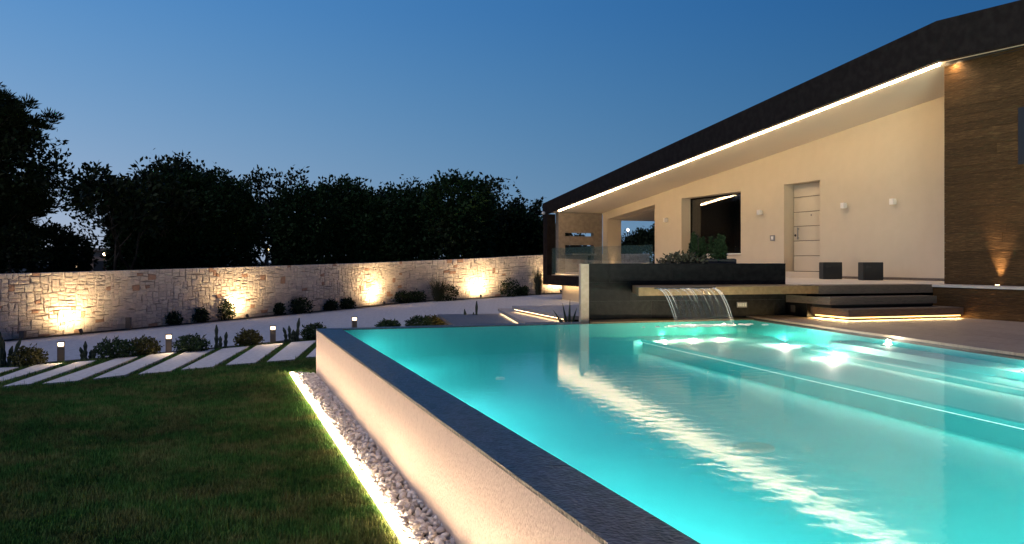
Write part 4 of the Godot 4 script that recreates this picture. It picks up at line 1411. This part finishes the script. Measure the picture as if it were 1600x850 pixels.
func shrub(called: String, at: Vector3, rad: Vector3, n: int, leaf: float, base: Color, label: String, category := "shrub", group := "") -> Node3D:
	var o := thing(called, at, label, category, group)
	var v := PackedVector3Array(); var c := PackedColorArray()
	blob(v, c, Vector3(0, rad.y * 0.85, 0), rad, n, leaf, base, 0.3)
	obj("foliage", leaves_mesh(v, c), M.leaf, o)
	var st := st_new()
	for k in 5:
		var d := rand_dir() * rad * 0.6
		tube(st, [Vector3.ZERO, Vector3(d.x * 0.4, rad.y * 0.5, d.z * 0.4), Vector3(d.x, rad.y * 1.1, d.z)], [0.012, 0.009, 0.004], 5)
	build("stem", st, M.bark, o)
	return o

func tuft(called: String, at: Vector3, h: float, spread: float, n: int, base: Color, label: String, category := "grass plant", group := "") -> void:
	var o := thing(called, at, label, category, group)
	var v := PackedVector3Array(); var c := PackedColorArray()
	for k in n:
		var a := rng.randf() * TAU
		var d := Vector3(cos(a), 0, sin(a))
		var hh := h * rng.randf_range(0.6, 1.1)
		var p := d * spread * 0.2 * rng.randf()
		var m := p + d * spread * 0.3 * rng.randf() + Vector3.UP * hh * 0.6
		var e := m + d * spread * 0.5 * rng.randf() + Vector3.UP * hh * 0.4
		var s := Vector3(-d.z, 0, d.x) * 0.006
		var col := base * rng.randf_range(0.6, 1.4)
		v.append_array([p - s, p + s, m + s, p - s, m + s, m - s, m - s, m + s, e])
		for q in 9: c.append(col)
	obj("blades", leaves_mesh(v, c), M.leaf, o)

func cactus(at: Vector3, stems: Array, label: String) -> void:
	var o := thing("column_cactus", at, label, "cactus", "column cacti in the planting bed")
	for s in stems:      # x, z, height, lean
		var st := st_new()
		var pts := []
		var rad := []
		var n := 9
		for k in n + 1:
			var q := k / float(n)
			pts.append(Vector3(s[0] + s[3] * q * q, s[2] * q, s[1] + rng.randf_range(-0.004, 0.004)))
			rad.append((0.03 + 0.008 * sin(q * 19.0)) * (1.0 if k < n else 0.3) * (0.85 + 0.3 * (1 - q)))
		# ribs: a star-shaped section
		var ribs := 14
		for k in n:
			for r in ribs:
				var c4 := []
				for e in [[k, r], [k, r + 1], [k + 1, r + 1], [k + 1, r]]:
					var a: float = TAU * e[1] / ribs
					var rr: float = rad[e[0]] * (1.12 if int(e[1]) % 2 == 0 else 0.8)
					c4.append(pts[e[0]] + Vector3(cos(a), 0, sin(a)) * rr)
				quad_o(st, c4[0], c4[1], c4[2], c4[3], (pts[k] + pts[k + 1]) * 0.5)
		build("stem", st, M.cactus, o)

func garden() -> void:
	# bollard lamps
	var bl := [[-7.84, 15.24, "leftmost short square bollard lamp beside the striped slabs"], [-6.44, 16.45, "second bollard lamp from the left, between two round shrubs"], [-4.92, 18.04, "third bollard lamp, in front of the middle of the drive"], [-3.65, 20.3, "farthest bollard lamp, seen just above the pool corner"]]
	for b in bl:
		var d: float = b[1]
		var o := thing("bollard_lamp", P(b[0], d, hl(d)), b[2], "bollard lamp", "bollard lamps along the drive")
		o.rotation.y = 0.35
		var st := st_new()
		bx(st, Vector3(-0.055, -0.05, -0.045), Vector3(0.055, 0.285, 0.045), 0.004)
		bx(st, Vector3(-0.055, 0.285, -0.045), Vector3(0.055, 0.36, 0.0), 0.004)
		build("post", st, M.bollard, o)
		st = st_new()
		bx(st, Vector3(-0.057, 0.36, -0.047), Vector3(0.057, 0.375, 0.05), 0.004)
		build("cap", st, M.bollard, o)
		st = st_new()
		bx(st, Vector3(-0.045, 0.29, 0.002), Vector3(0.045, 0.355, 0.035), 0.006)
		build("light_lens", st, glow(WARM_WHITE, 5.0), o)
		spot("lamp_light", Vector3(0.0, 0.325, 0.07), Vector3(0, -0.35, 1), WARM_WHITE, 0.45, 72, 0.8, 0.03, o)
	# plants of the bed
	var G1 := Color(0.045, 0.075, 0.03)
	var yel := Color(0.12, 0.11, 0.035)
	var roundies := [[-8.2, 14.85, 0.3, 0.2, yel, "round yellow-green shrub at the left, by the first slabs"], [-7.17, 15.85, 0.36, 0.22, G1, "broad grey-green shrub right of the left bollard"], [-6.83, 16.3, 0.3, 0.2, yel, "round speckled shrub left of the second bollard"], [-6.1, 16.7, 0.34, 0.2, G1, "leafy green shrub just right of the second bollard"], [-5.3, 17.65, 0.28, 0.2, yel * 0.8, "small yellow-green shrub between cactus and third bollard"], [-4.22, 18.75, 0.3, 0.22, G1 * 0.8, "dark shrub right of the third bollard, by the pool wall"], [-2.95, 20.9, 0.3, 0.16, G1, "low shrub seen over the far pool rim beside a lamp"], [-2.25, 21.3, 0.36, 0.2, G1 * 0.8, "spreading shrub over the far pool rim"], [-1.95, 21.9, 0.32, 0.18, yel * 0.7, "tawny shrub beside the lit edge of the dark paving"]]
	for r in roundies:
		shrub("round_shrub", P(r[0], r[1], hl(r[1]) - 0.02), Vector3(r[2], r[3], r[2]) * 0.9, 1500, 0.06, r[4], r[5], "shrub", "shrubs in the planting bed")
	cactus(P(-8.55, 14.7, 0), [[-0.12, 0, 0.42, -0.03], [0, 0.05, 0.6, 0.0], [0.1, -0.03, 0.36, 0.06], [0.2, 0.02, 0.5, 0.14], [-0.02, -0.1, 0.5, -0.04]], "branching column cactus at the far left edge")
	cactus(P(-7.54, 15.6, 0), [[-0.1, 0, 0.25, -0.04], [-0.03, 0.04, 0.36, 0], [0.03, -0.02, 0.2, 0.02], [0.1, 0.02, 0.27, 0.05]], "short column cactus right of the leftmost bollard")
	cactus(P(-5.71, 17.15, hl(17.15)), [[-0.07, 0, 0.48, 0.0], [0.02, 0.04, 0.26, 0.0], [0.1, -0.02, 0.34, 0.02]], "column cactus with one tall stem, in the middle of the bed")
	cactus(P(-4.6, 18.4, hl(18.4)), [[-0.14, 0, 0.3, -0.06], [-0.05, 0.04, 0.34, -0.02], [0.03, -0.04, 0.22, 0.0], [0.1, 0.02, 0.5, 0.04], [0.02, 0.1, 0.26, 0.02]], "column cactus between the third bollard and the pool corner")
	cactus(P(-0.98, 21.6, hl(21.6)), [[-0.16, 0, 0.48, -0.03], [-0.04, 0.04, 0.34, 0], [0.03, -0.03, 0.4, 0.0], [0.1, 0.0, 0.68, 0.01]], "tall column cactus above the far pool rim")
	# plants at the foot of the stone wall
	var foot := [[-9.75, 25.05, 0.28, 0.2, "shrub", "left dark shrub at the wall, right of the black post"], [-9.2, 25.8, 0.24, 0.22, "shrub", "small dark shrub at the wall beside a taller one"], [-8.75, 26.6, 0.3, 0.32, "shrub", "green shrub at the wall left of the second wall light"], [-7.6, 28.4, 0.2, 0.2, "shrub", "pale thin shrub right of the second wall light"], [-7.15, 29.1, 0.5, 0.45, "tuft", "tall dry grass against the wall above a dark clump"], [-7.05, 29.0, 0.42, 0.28, "shrub", "wide dark shrub below the tall dry grass"], [-6.3, 30.3, 0.24, 0.18, "shrub", "small shrub in the middle of the wall's foot"], [-5.85, 31.0, 0.26, 0.2, "shrub", "small shrub left of the third wall light"], [-4.25, 33.7, 0.4, 0.24, "shrub", "low dark shrub where the wall bends"], [-3.75, 34.0, 0.34, 0.24, "shrub", "second low shrub where the wall bends"], [-2.95, 34.25, 0.9, 0.75, "tuft", "wide clump of lavender-like grass before the wall"], [-2.6, 34.3, 0.5, 0.34, "shrub", "dark green clump right of the grass"], [-0.15, 35.2, 0.42, 0.38, "shrub", "dark shrub right of the fourth wall light"], [0.35, 35.4, 0.28, 0.2, "shrub", "small shrub near the house end of the wall"], [1.0, 35.6, 0.55, 0.8, "tuft", "upright grass clump at the house end of the wall"]]
	for f in foot:
		var y := line([-16, -12.2, -6.57, -4.07, -1.43, 1.44], [-0.2, -0.12, 0.07, 0.18, 0.295, 0.44], f[0])
		var at := P(f[0] + 0.06, f[1] - 0.12, y)
		if f[4] == "shrub":
			shrub("wall_shrub", at, Vector3(f[2], f[3], f[2] * 0.8), 700, 0.09, Color(0.03, 0.045, 0.02), f[5], "shrub", "plants at the foot of the stone wall")
		else:
			tuft("tall_grass", at, f[3] * 1.3, f[2], 260, Color(0.06, 0.065, 0.04), f[5], "grass plant", "plants at the foot of the stone wall")
	# wall uplights
	var ups := [[-11.26, 22.42, "leftmost", 0.7], [-8.46, 26.95, "second", 0.75], [-5.23, 32.26, "third", 0.9], [-1.43, 35.0, "fourth", 0.9], [1.75, 36.1, "farthest", 0.7]]
	for u in ups:
		var s := 0.0
		var best := 1e9
		for w in wall_at:
			var q: float = absf(w[1] - u[0]) + absf(w[2] - u[1])
			if q < best:
				best = q; s = w[0]
		var at := wall_point(s)
		var f := wall_front(s)
		var o := thing("wall_spotlight", at + f * 0.62 + Vector3.UP * 0.03, "%s small black spotlight shining up the stone wall" % u[2], "spotlight", "spotlights at the foot of the stone wall")
		var st := st_new()
		tube(st, [Vector3(0, 0, 0), Vector3(0, 0.05, 0)], [0.012, 0.012], 6)
		build("stake", st, M.black, o)
		st = st_new()
		tube(st, [Vector3(0, 0.05, 0) + f * 0.03, Vector3(0, 0.13, 0) - f * 0.03], [0.04, 0.045], 10)
		build("housing", st, M.black, o)
		st = st_new()
		tube(st, [Vector3(0, 0.131, 0) - f * 0.03, Vector3(0, 0.136, 0) - f * 0.032], [0.036, 0.034], 10)
		build("light_lens", st, glow(WARM, 8.0), o)
		spot("lamp_light", Vector3(0, 0.15, 0) - f * 0.04, Vector3(0, 1, 0) - f * 0.6, Color(1.0, 0.72, 0.38), 8.0 * u[3], 84, 1.0, 0.08, o)
	# two dark posts before the wall
	var posts := [[-10.4, 23.7, 0.33, "dark square post standing before the stone wall"], [-11.9, 21.3, 0.16, "short dark stub before the wall at the far left"]]
	for p in posts:
		var st := st_new()
		bx(st, Vector3(-0.06, -0.1, -0.06), Vector3(0.06, p[2], 0.06), 0.005)
		var b := build("dark_post", st, M.bollard)
		b.position = P(p[0] + 0.1, p[1] - 0.15, -0.06)
		tag(b, p[3], "post")
	# entrance slabs beyond the pool, stepping up to the house
	var plat := [[[-1.85, 21.8, -0.2, 22.1, 0.3, 17.0, -1.0, 17.0], 0.46, M.grey_slab, "low dark slab beyond the pool, lit at its left edge"], [[-0.36, 22.3, 0.2, 22.35, 1.5, 17.5, 0.25, 17.1], 0.58, M.paver, "narrow entrance step with light under the next one"], [[0.0, 20.75, 3.2, 21.6, 3.2, 17.2, 1.05, 16.9], 0.72, M.paver, "pale top entrance slab beside the house base"]]
	for k in 3:
		var q = plat[k][0]
		var st := st_new()
		plan(st, PackedVector2Array([Vector2(q[0], q[1]), Vector2(q[2], q[3]), Vector2(q[4], q[5]), Vector2(q[6], q[7])]), plat[k][1] - 0.07, plat[k][1])
		var o := build("entrance_slab", st, plat[k][2])
		tag(o, plat[k][3], "paving slab", "entrance slabs beyond the pool")
		st = st_new()
		var c := Vector2(q[0] + q[2] + q[4] + q[6], q[1] + q[3] + q[5] + q[7]) / 4.0
		var inn := PackedVector2Array()
		for e in 4: inn.append(c + (Vector2(q[e * 2], q[e * 2 + 1]) - c) * 0.82)
		plan(st, inn, -0.1, plat[k][1] - 0.07)
		build("support", st, M.soil, o)
		# strip light under the left edge
		var a := Vector2(q[0], q[1]); var b := Vector2(q[6], q[7])
		var dir := (b - a).normalized()
		var inw := Vector2(-dir.y, dir.x)
		if inw.x < 0: inw = -inw
		a += inw * 0.06; b += inw * 0.06
		var strip := thing("led_strip_light", Vector3.ZERO, "strip light under the left edge of the %s entrance slab" % ["dark", "narrow", "top"][k], "strip light", "strip lights under the entrance slabs")
		var st2 := st_new()
		plan(st2, PackedVector2Array([a, b.lerp(a, 0.1), b.lerp(a, 0.1) + inw * 0.02, a + inw * 0.02]), plat[k][1] - 0.088, plat[k][1] - 0.074)
		build("light_segment", st2, glow(WARM, 14.0), strip)
		var m := (a + b) * 0.5 - inw * 0.02
		area("lamp_light", P(m.x, m.y, plat[k][1] - 0.09), Vector3(dir.x, 0, -dir.y), Vector3(-inw.x, -1.2, inw.y), Vector2(a.distance_to(b) * 0.9, 0.02), WARM, 0.45, strip)
	# strip light below the house's frame
	var hs := thing("led_strip_light", Vector3.ZERO, "warm strip light under the dark sill at the house's far end", "strip light")
	var st3 := st_new()
	var pa := H(8.5, 0, 1.76); var pb := H(13.0, 0, 1.76)
	cbox(st3, Vector3(4.4, 0.02, 0.03), Transform3D(Basis(Vector3(UX, 0, -UD), Vector3.UP, Vector3(UD, 0, UX)), H(13.2, 0.885, 1.8)), 0.003)
	build("light_segment", st3, glow(WARM, 10.0), hs)
	area("lamp_light", H(13.2, 0.87, 1.82), Vector3(UX, 0, -UD), Vector3(0, -1, 0) + Vector3(UD, 0, UX) * 0.5, Vector2(4.4, 0.03), WARM, 1.0, hs)
	# agave beside the pier
	var ag := thing("agave", P(1.02, 15.75, 0.35), "dark agave with spear leaves left of the pale pier", "agave")
	for s in [[-0.28, 0.55, 0.0], [-0.12, 0.68, 0.1], [-0.16, 0.42, -0.15], [0.02, 0.75, 0.05], [0.14, 0.6, 0.1], [-0.34, 0.3, 0.1], [0.24, 0.4, -0.1]]:
		var st := st_new()
		var tip := Vector3(s[0], s[1], s[2])
		var pts := []
		var rad := []
		for k in 7:
			var q := k / 6.0
			pts.append(tip * q + Vector3(0, 0.05 * sin(q * PI), 0))
			rad.append(lerpf(0.035, 0.002, pow(q, 1.6)))
		tube(st, pts, rad, 5)
		build("leaf", st, M.cactus, ag)

# ---------------------------------------------------------------- trees
func branch(st: SurfaceTool, tips: Array, at: Vector3, dir: Vector3, len_: float, r: float, depth: int, spread: float, up: float) -> void:
	var bend := (dir + rand_dir() * 0.25 + Vector3.UP * up).normalized()
	var m := at + dir * len_ * 0.5
	var e := m + bend * len_ * 0.5
	tube(st, [at, m, e], [r, r * 0.82, r * 0.62], 5 if depth > 1 else 4, false)
	if depth <= 1: tips.append([m, bend, depth])
	if depth == 0:
		tips.append([e, bend, 0])
		return
	var n := 2 + rng.randi() % 2
	for k in n:
		var d := (bend + rand_dir() * spread).normalized()
		branch(st, tips, e, d, len_ * rng.randf_range(0.62, 0.85), r * 0.62, depth - 1, spread, up)

func airy_tree(called: String, at: Vector3, h: float, leaf: float, per: int, base: Color, label: String, group: String, depth := 5, spread := 0.75, clump := 0.35, share := 0.3) -> void:
	var o := thing(called, at, label, "tree", group)
	var st := st_new()
	var tips := []
	for k in 3:
		branch(st, tips, Vector3(rng.randf_range(-0.1, 0.1), 0, rng.randf_range(-0.1, 0.1)), (Vector3.UP + rand_dir() * 0.35).normalized(), h * share, h * 0.014, depth, spread, 0.12)
	var top := 0.1
	for t in tips: top = maxf(top, t[0].y)
	var f := h / top
	var tr := build("trunk", st, M.bark, o)
	tr.scale = Vector3.ONE * f
	var v := PackedVector3Array(); var c := PackedColorArray()
	for t in tips:
		var tone := rng.randf_range(0.6, 1.4)
		for k in per:
			var p: Vector3 = t[0] * f + rand_dir() * clump * sqrt(rng.randf())
			var dir: Vector3 = (t[1] * 0.6 + rand_dir()).normalized()
			leaf_quad(v, c, p, dir, dir.cross(rand_dir()).normalized(), leaf * rng.randf_range(0.7, 1.3), leaf * 0.27, base * tone * rng.randf_range(0.7, 1.3))
	obj("crown", leaves_mesh(v, c), M.leaf, o)

func dense_tree(called: String, at: Vector3, blobs: Array, n: int, leaf: float, base: Color, label: String, group: String) -> void:
	var o := thing(called, at, label, "tree", group)
	var st := st_new()
	var v := PackedVector3Array(); var c := PackedColorArray()
	for b in blobs:
		var p := Vector3(b[0], b[1], b[2])
		blob(v, c, p, Vector3(b[3], b[4], b[5]), n, leaf, base, 0.72, 0.3, 0.9)
		tube(st, [Vector3(rng.randf_range(-0.1, 0.1), 0, 0), p * Vector3(0.5, 0.5, 0.5), p], [0.12, 0.09, 0.04], 6)
	build("trunk", st, M.bark, o)
	obj("crown", leaves_mesh(v, c), M.leaf, o)

func px(x: float, y: float, d: float) -> Vector3:      # where the photograph's pixel lies at that depth
	return P((x - 800.0) / 1370.0 * d, d, 1.78 + (408.0 - y) / 1370.0 * d)

func trees() -> void:
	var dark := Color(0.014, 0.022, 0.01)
	# big pine at the left
	var o := thing("pine_tree", P(-17.15, 28.5, -0.4), "tall dark pine at the far left, its crown cut by the frame", "tree")
	o.scale = Vector3.ONE * 0.93
	var st := st_new()
	var v := PackedVector3Array(); var c := PackedColorArray()
	tube(st, [Vector3(0.3, 0, 0), Vector3(0.15, 2.2, 0), Vector3(-0.2, 4.5, 0.1), Vector3(-0.1, 6.5, 0)], [0.26, 0.22, 0.15, 0.05], 8)
	for k in 70:
		var y := rng.randf_range(2.2, 7.9)
		var a := rng.randf() * TAU
		var reach := (2.5 * sqrt(maxf(0.05, 1.0 - pow((y - 4.6) / 3.7, 2)))) * rng.randf_range(0.5, 1.08)
		var from := Vector3(0.0, y - reach * 0.35, 0)
		var to := Vector3(cos(a) * reach, y + rng.randf_range(-0.1, 0.5), sin(a) * reach)
		var mid := from.lerp(to, 0.55) + Vector3.DOWN * 0.12
		tube(st, [from, mid, to], [0.06, 0.035, 0.012], 5, false)
		for q in 12:
			var p := from.lerp(to, rng.randf_range(0.45, 1.03)) + rand_dir() * 0.3
			for j in 120:
				var d := rand_dir()
				d.y = absf(d.y) * 0.8 + 0.05
				d = d.normalized()
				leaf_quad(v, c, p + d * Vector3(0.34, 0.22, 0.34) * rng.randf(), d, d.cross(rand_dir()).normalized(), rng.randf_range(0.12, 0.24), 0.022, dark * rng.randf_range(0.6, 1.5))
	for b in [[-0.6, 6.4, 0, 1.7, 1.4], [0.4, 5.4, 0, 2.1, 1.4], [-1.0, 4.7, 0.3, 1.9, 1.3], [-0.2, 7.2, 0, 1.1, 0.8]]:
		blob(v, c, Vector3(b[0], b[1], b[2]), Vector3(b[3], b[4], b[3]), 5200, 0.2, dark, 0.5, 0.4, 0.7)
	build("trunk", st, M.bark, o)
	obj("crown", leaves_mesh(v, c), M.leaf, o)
	# bushes below the pine
	for e in [[[80, 385], 30.0, 0.8, 0.9, "round bush below the pine's outer branches"], [[112, 392], 31.0, 0.6, 0.7, "small bush between the pine and the large-leaved tree"], [[15, 395], 27.0, 0.9, 0.9, "dark bush at the foot of the pine trunk"]]:
		var p := px(e[0][0], e[0][1], e[1])
		dense_tree("garden_bush", P(p.x, e[1], -0.4), [[0, p.y + 0.2, 0, e[2], e[3], 0.8]], 2600, 0.16, dark, e[4], "bushes beyond the stone wall")
	# airy trees: back row
	var tops := [[206, 234, 35.0, "large-leaved tree left of the dark round trees"], [250, 240, 42.0, "leafy tree behind the first dark round tree"], [300, 238, 42.5, "leafy tree in the back row, third from the left"], [405, 256, 41.5, "airy tree in the gap between the dark round trees"], [510, 264, 43.0, "back-row tree with a rounded top, middle"], [615, 270, 42.5, "back-row tree with a broad thin crown"], [720, 270, 40.0, "rightmost tall tree of the back row"], [805, 304, 46.0, "small round-topped tree near the house"], [850, 335, 47.0, "low tree touching the house's dark post"], [770, 340, 45.0, "low bushy tree between the row and the house"]]
	for t in tops:
		var p := px(t[0], t[1] - 4, t[2])
		var big: bool = t[0] == 206
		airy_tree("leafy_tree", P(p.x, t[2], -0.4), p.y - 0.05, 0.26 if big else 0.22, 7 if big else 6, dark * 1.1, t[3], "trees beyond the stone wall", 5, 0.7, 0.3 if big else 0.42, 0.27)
	# dark rounded masses in front
	var masses := [
		[[[245, 345, 70], [290, 330, 60], [210, 370, 35]], 36.0, "broad black-green round tree, leftmost of the dark row"], [[[330, 335, 60], [360, 345, 45]], 37.0, "dark round tree left of the gap with lights"],
		[[[478, 345, 48], [462, 378, 34]], 37.0, "dark round tree right of the gap"], [[[530, 340, 55], [575, 352, 45]], 38.0, "dark round tree in the middle of the row"],
		[[[640, 350, 52], [605, 362, 45]], 38.0, "dark olive tree right of the middle"], [[[715, 330, 52], [735, 352, 36]], 37.0, "tall dark tree with a feathery right side"],
		[[[800, 368, 38], [835, 378, 32], [770, 385, 30]], 41.0, "low dark bushes between the trees and the house"]]
	for m in masses:
		var d: float = m[1]
		var first := px(m[0][0][0], 408, d)
		var blobs := []
		for b in m[0]:
			var p := px(b[0], b[1], d)
			var r: float = b[2] / 1370.0 * d
			blobs.append([p.x - first.x, p.y + 0.4, rng.randf_range(-0.3, 0.3), r, r * 1.0, r * 0.8])
			blobs.append([p.x - first.x, (p.y + 0.4) * 0.5, 0.2, r * 0.95, p.y * 0.55, r * 0.8])
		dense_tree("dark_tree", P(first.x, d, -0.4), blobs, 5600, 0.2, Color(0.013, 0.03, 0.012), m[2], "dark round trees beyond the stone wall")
	# beyond the passage of the house
	airy_tree("leafy_tree", P(6.3, 50, 0), 1.7, 0.2, 26, dark * 1.4, "dark tree seen through the passage of the house", "trees seen through the passage", 5, 0.75, 0.45)
	airy_tree("leafy_tree", P(8.75, 52, 0), 3.6, 0.2, 26, dark * 1.4, "taller dark tree at the right of the passage view", "trees seen through the passage", 5, 0.75, 0.45)
	dense_tree("garden_hedge", P(6.9, 44, 0.3), [[-0.8, 1.0, 0, 1.3, 0.8, 0.8], [0.7, 1.0, 0.3, 1.4, 0.75, 0.8], [2.0, 1.0, 0, 1.2, 0.8, 0.8]], 2500, 0.14, Color(0.03, 0.028, 0.012), "low hedge of reddish shrubs behind the house", "trees seen through the passage")

# ---------------------------------------------------------------- small things
func small_things() -> void:
	# wall lamps on the facade
	for w in [[11.02, "leftmost small white wall lamp, between passage and window"], [6.13, "white cube wall lamp between window and door"], [2.89, "white cube wall lamp just right of the door"], [1.34, "rightmost white wall lamp, near the wooden corner"]]:
		var o := thing("wall_lamp", H(w[0], 3.13, 0.0), w[1], "wall lamp", "unlit wall lamps on the facade")
		o.basis = Basis(Vector3(UX, 0, -UD), Vector3.UP, Vector3(UD, 0, UX))
		var st := st_new()
		bx(st, Vector3(-0.06, -0.06, -0.13), Vector3(0.06, 0.075, -0.03), 0.006)
		build("shade", st, M.white_paint, o)
		st = st_new()
		bx(st, Vector3(-0.04, -0.045, -0.031), Vector3(0.04, 0.045, 0.0), 0.003)
		build("bracket", st, M.white_paint, o)
	# intercom plate
	var st := st_new()
	var ip := thing("intercom_plate", H(5.66, 2.41, 0.0), "small square intercom plate left of the door", "intercom")
	ip.basis = Basis(Vector3(UX, 0, -UD), Vector3.UP, Vector3(UD, 0, UX))
	bx(st, Vector3(-0.1, -0.08, -0.015), Vector3(0.1, 0.08, 0.0), 0.004)
	build("plate", st, M.steel, ip)
	st = st_new()
	bx(st, Vector3(-0.05, -0.05, -0.02), Vector3(0.05, 0.05, -0.014), 0.002)
	build("button", st, M.white_paint, ip)
	# poufs
	for p in [[2.62, 0.72, "left dark cube stool with a hand slot, against the white wall"], [1.35, 0.72, "right dark cube stool with a hand slot, nearer the wooden corner"]]:
		var o := thing("cube_stool", H(p[0], TERRACE, p[1]), p[2], "stool", "dark cube stools on the terrace")
		o.rotation.y = -0.1
		st = st_new()
		bx(st, Vector3(-0.22, 0.002, -0.2), Vector3(0.22, 0.405, 0.2), 0.012)
		build("body", st, M.pouf, o)
		st = st_new()
		tube(st, [Vector3(-0.13, 0.3, 0.2015), Vector3(-0.13, 0.3, 0.2025)], [0.03, 0.029], 10)
		bx(st, Vector3(-0.14, 0.285, 0.2), Vector3(-0.04, 0.312, 0.203), 0.003)
		build("hand_slot", st, M.black, o)
	# planter with plants behind the dark wall
	var pt := thing("planter_box", P(3.72, 16.75, TERRACE), "long dark planter box behind the dark wall", "planter")
	st = st_new()
	bx(st, Vector3(-0.52, 0.0, -0.2), Vector3(0.52, 0.47, 0.2), 0.01)
	build("box", st, M.planter, pt)
	st = st_new()
	bx(st, Vector3(-0.49, 0.47, -0.17), Vector3(0.49, 0.478, 0.17), 0.001)
	build("soil", st, M.soil, pt)
	var cg := Color(0.03, 0.05, 0.022)
	for e in [[3.55, 1.81, 0.17, 0.33, "left upright conifer growing in the dark planter"], [3.93, 1.81, 0.2, 0.29, "right upright conifer growing in the dark planter"]]:
		var o := thing("small_conifer", P(e[0], 16.72, e[1]), e[4], "conifer", "small conifers in the planter")
		var v := PackedVector3Array(); var c := PackedColorArray()
		for spike in 9:
			var foot: Vector3 = Vector3(rng.randf_range(-1, 1), 0, rng.randf_range(-1, 1)) * e[2] * 0.65
			var hh: float = e[3] * rng.randf_range(0.55, 1.6)
			for k in 320:
				var q := rng.randf()
				var d := (rand_dir() + Vector3.UP * 0.9).normalized()
				var at: Vector3 = foot * (1.0 + 0.25 * q) + Vector3.UP * q * hh + rand_dir() * 0.07 * (1.1 - q)
				leaf_quad(v, c, at, d, d.cross(rand_dir()).normalized(), 0.06, 0.012, cg * rng.randf_range(0.6, 1.5))
		obj("foliage", leaves_mesh(v, c), M.leaf, o)
		st = st_new()
		tube(st, [Vector3.ZERO, Vector3(0, e[3] * 1.4, 0)], [0.014, 0.005], 6)
		build("stem", st, M.bark, o)
	shrub("low_bush", P(3.2, 16.5, 1.62), Vector3(0.42, 0.16, 0.26), 900, 0.085, Color(0.1, 0.095, 0.06), "low leafy bush spilling left over the top of the dark wall", "bush")
	# glass balustrade along the terrace's far left side
	var gb := thing("glass_balustrade", Vector3(9.25, 0, -18.77), "clear glass balustrade along the terrace edge beside the dark post", "balustrade")
	gb.basis = Basis(Vector3(UX, 0, -UD), Vector3.UP, Vector3(UD, 0, UX))
	for k in 3:
		st = st_new()
		bx(st, Vector3(15.84 - k * 2.4 - 2.38, 1.26, -2.0), Vector3(15.84 - k * 2.4, 2.27, -1.985), 0.002)
		build("glass_panel", st, M.glass, gb)
	st = st_new()
	bx(st, Vector3(8.6, 1.252, -2.02), Vector3(15.84, 1.28, -1.965), 0.003)
	build("rail", st, M.steel, gb)
	# vent grille on the dark wall
	var vg := thing("vent_grille", P(4.22, 16.08, 0.98), "small pale grille of four squares on the dark wall under the slab", "grille")
	vg.rotation.y = 0.21
	st = st_new()
	bx(st, Vector3(-0.1, -0.05, -0.01), Vector3(0.1, 0.05, 0.0), 0.003)
	build("plate", st, M.steel, vg)
	for k in 4:
		st = st_new()
		bx(st, Vector3(-0.088 + k * 0.045, -0.03, 0.0), Vector3(-0.088 + k * 0.045 + 0.036, 0.03, 0.012), 0.003)
		build("socket", st, M.white_paint, vg)
	# camera on the dark post
	var sc := thing("security_camera", H(16.05, 3.58, 2.2), "small white dome camera on the dark post below the roof end", "security camera")
	st = st_new()
	tube(st, [Vector3(0, 0, -0.02), Vector3(-0.06, 0, 0.03)], [0.05, 0.05], 12)
	build("base", st, M.white_paint, sc)
	st = st_new()
	tube(st, [Vector3(-0.06, 0, 0.03), Vector3(-0.09, -0.01, 0.05), Vector3(-0.11, -0.015, 0.065)], [0.06, 0.05, 0.02], 12)
	build("dome", st, M.white_paint, sc)
	# tap on the counter in the niche
	var tp := thing("kitchen_tap", H(15.45, 2.06, 0.45), "dark curved tap on the outdoor counter", "tap")
	st = st_new()
	tube(st, [Vector3.ZERO, Vector3(0, 0.25, 0), Vector3(-0.05, 0.31, 0.02), Vector3(-0.13, 0.3, 0.05), Vector3(-0.15, 0.24, 0.05)], [0.018, 0.014, 0.013, 0.012, 0.012], 8)
	build("spout", st, M.black, tp)
	# far lamps between the trees
	for l in [[163, 400, 58.0, WARM, "distant street lamp at the left, between pine and trees"], [297, 396, 60.0, Color(1, 0.8, 0.3), "distant yellow lamp under the first dark trees"], [419, 392, 58.0, Color(1, 0.7, 0.2), "distant yellow lamp in the gap of the dark trees"], [723, 388, 60.0, Color(0.8, 0.9, 0.7), "distant pale lamp at the foot of the right dark tree"], [981, 361, 70.0, Color(1, 0.9, 0.75), "distant bright lamp seen through the passage"]]:
		var p := px(l[0], l[1], l[2])
		var o := thing("street_lamp", Vector3(p.x, -0.5, p.z), l[4], "street lamp", "far lamps beyond the garden")
		st = st_new()
		tube(st, [Vector3.ZERO, Vector3(0, p.y + 0.5, 0)], [0.05, 0.035], 6)
		build("pole", st, M.dark_metal, o)
		st = st_new()
		tube(st, [Vector3(0, p.y + 0.5, 0), Vector3(0, p.y + 0.6, 0), Vector3(0, p.y + 0.7, 0)], [0.06, 0.12, 0.05], 8)
		build("light_lens", st, glow(l[3], 6.0), o)
		omni("lamp_light", Vector3(0, p.y + 0.6, 0.2), l[3], 2.0, 0.1, o)
	# a house far behind the pine with a lit wall
	var fh := thing("far_house", px(185, 408, 75.0) * Vector3(1, 0, 1) + Vector3(0, -0.5, 0), "distant small house with a warm lit wall, behind the trees at left", "house")
	st = st_new()
	bx(st, Vector3(-4, 0, -3), Vector3(4, 3.1, 3), 0.02)
	build("wall", st, mat(Color(0.35, 0.24, 0.18), 0.9), fh)
	st = st_new()
	bx(st, Vector3(-4.3, 3.1, -3.3), Vector3(4.3, 3.35, 3.3), 0.02)
	build("roof", st, M.bbq, fh)
	for k in 3:
		st = st_new()
		bx(st, Vector3(-3 + k * 2.3, 1.0, 3.0), Vector3(-2 + k * 2.3, 2.3, 3.04), 0.01)
		build("window", st, glow(WARM, 1.6) if k == 0 else M.black, fh)
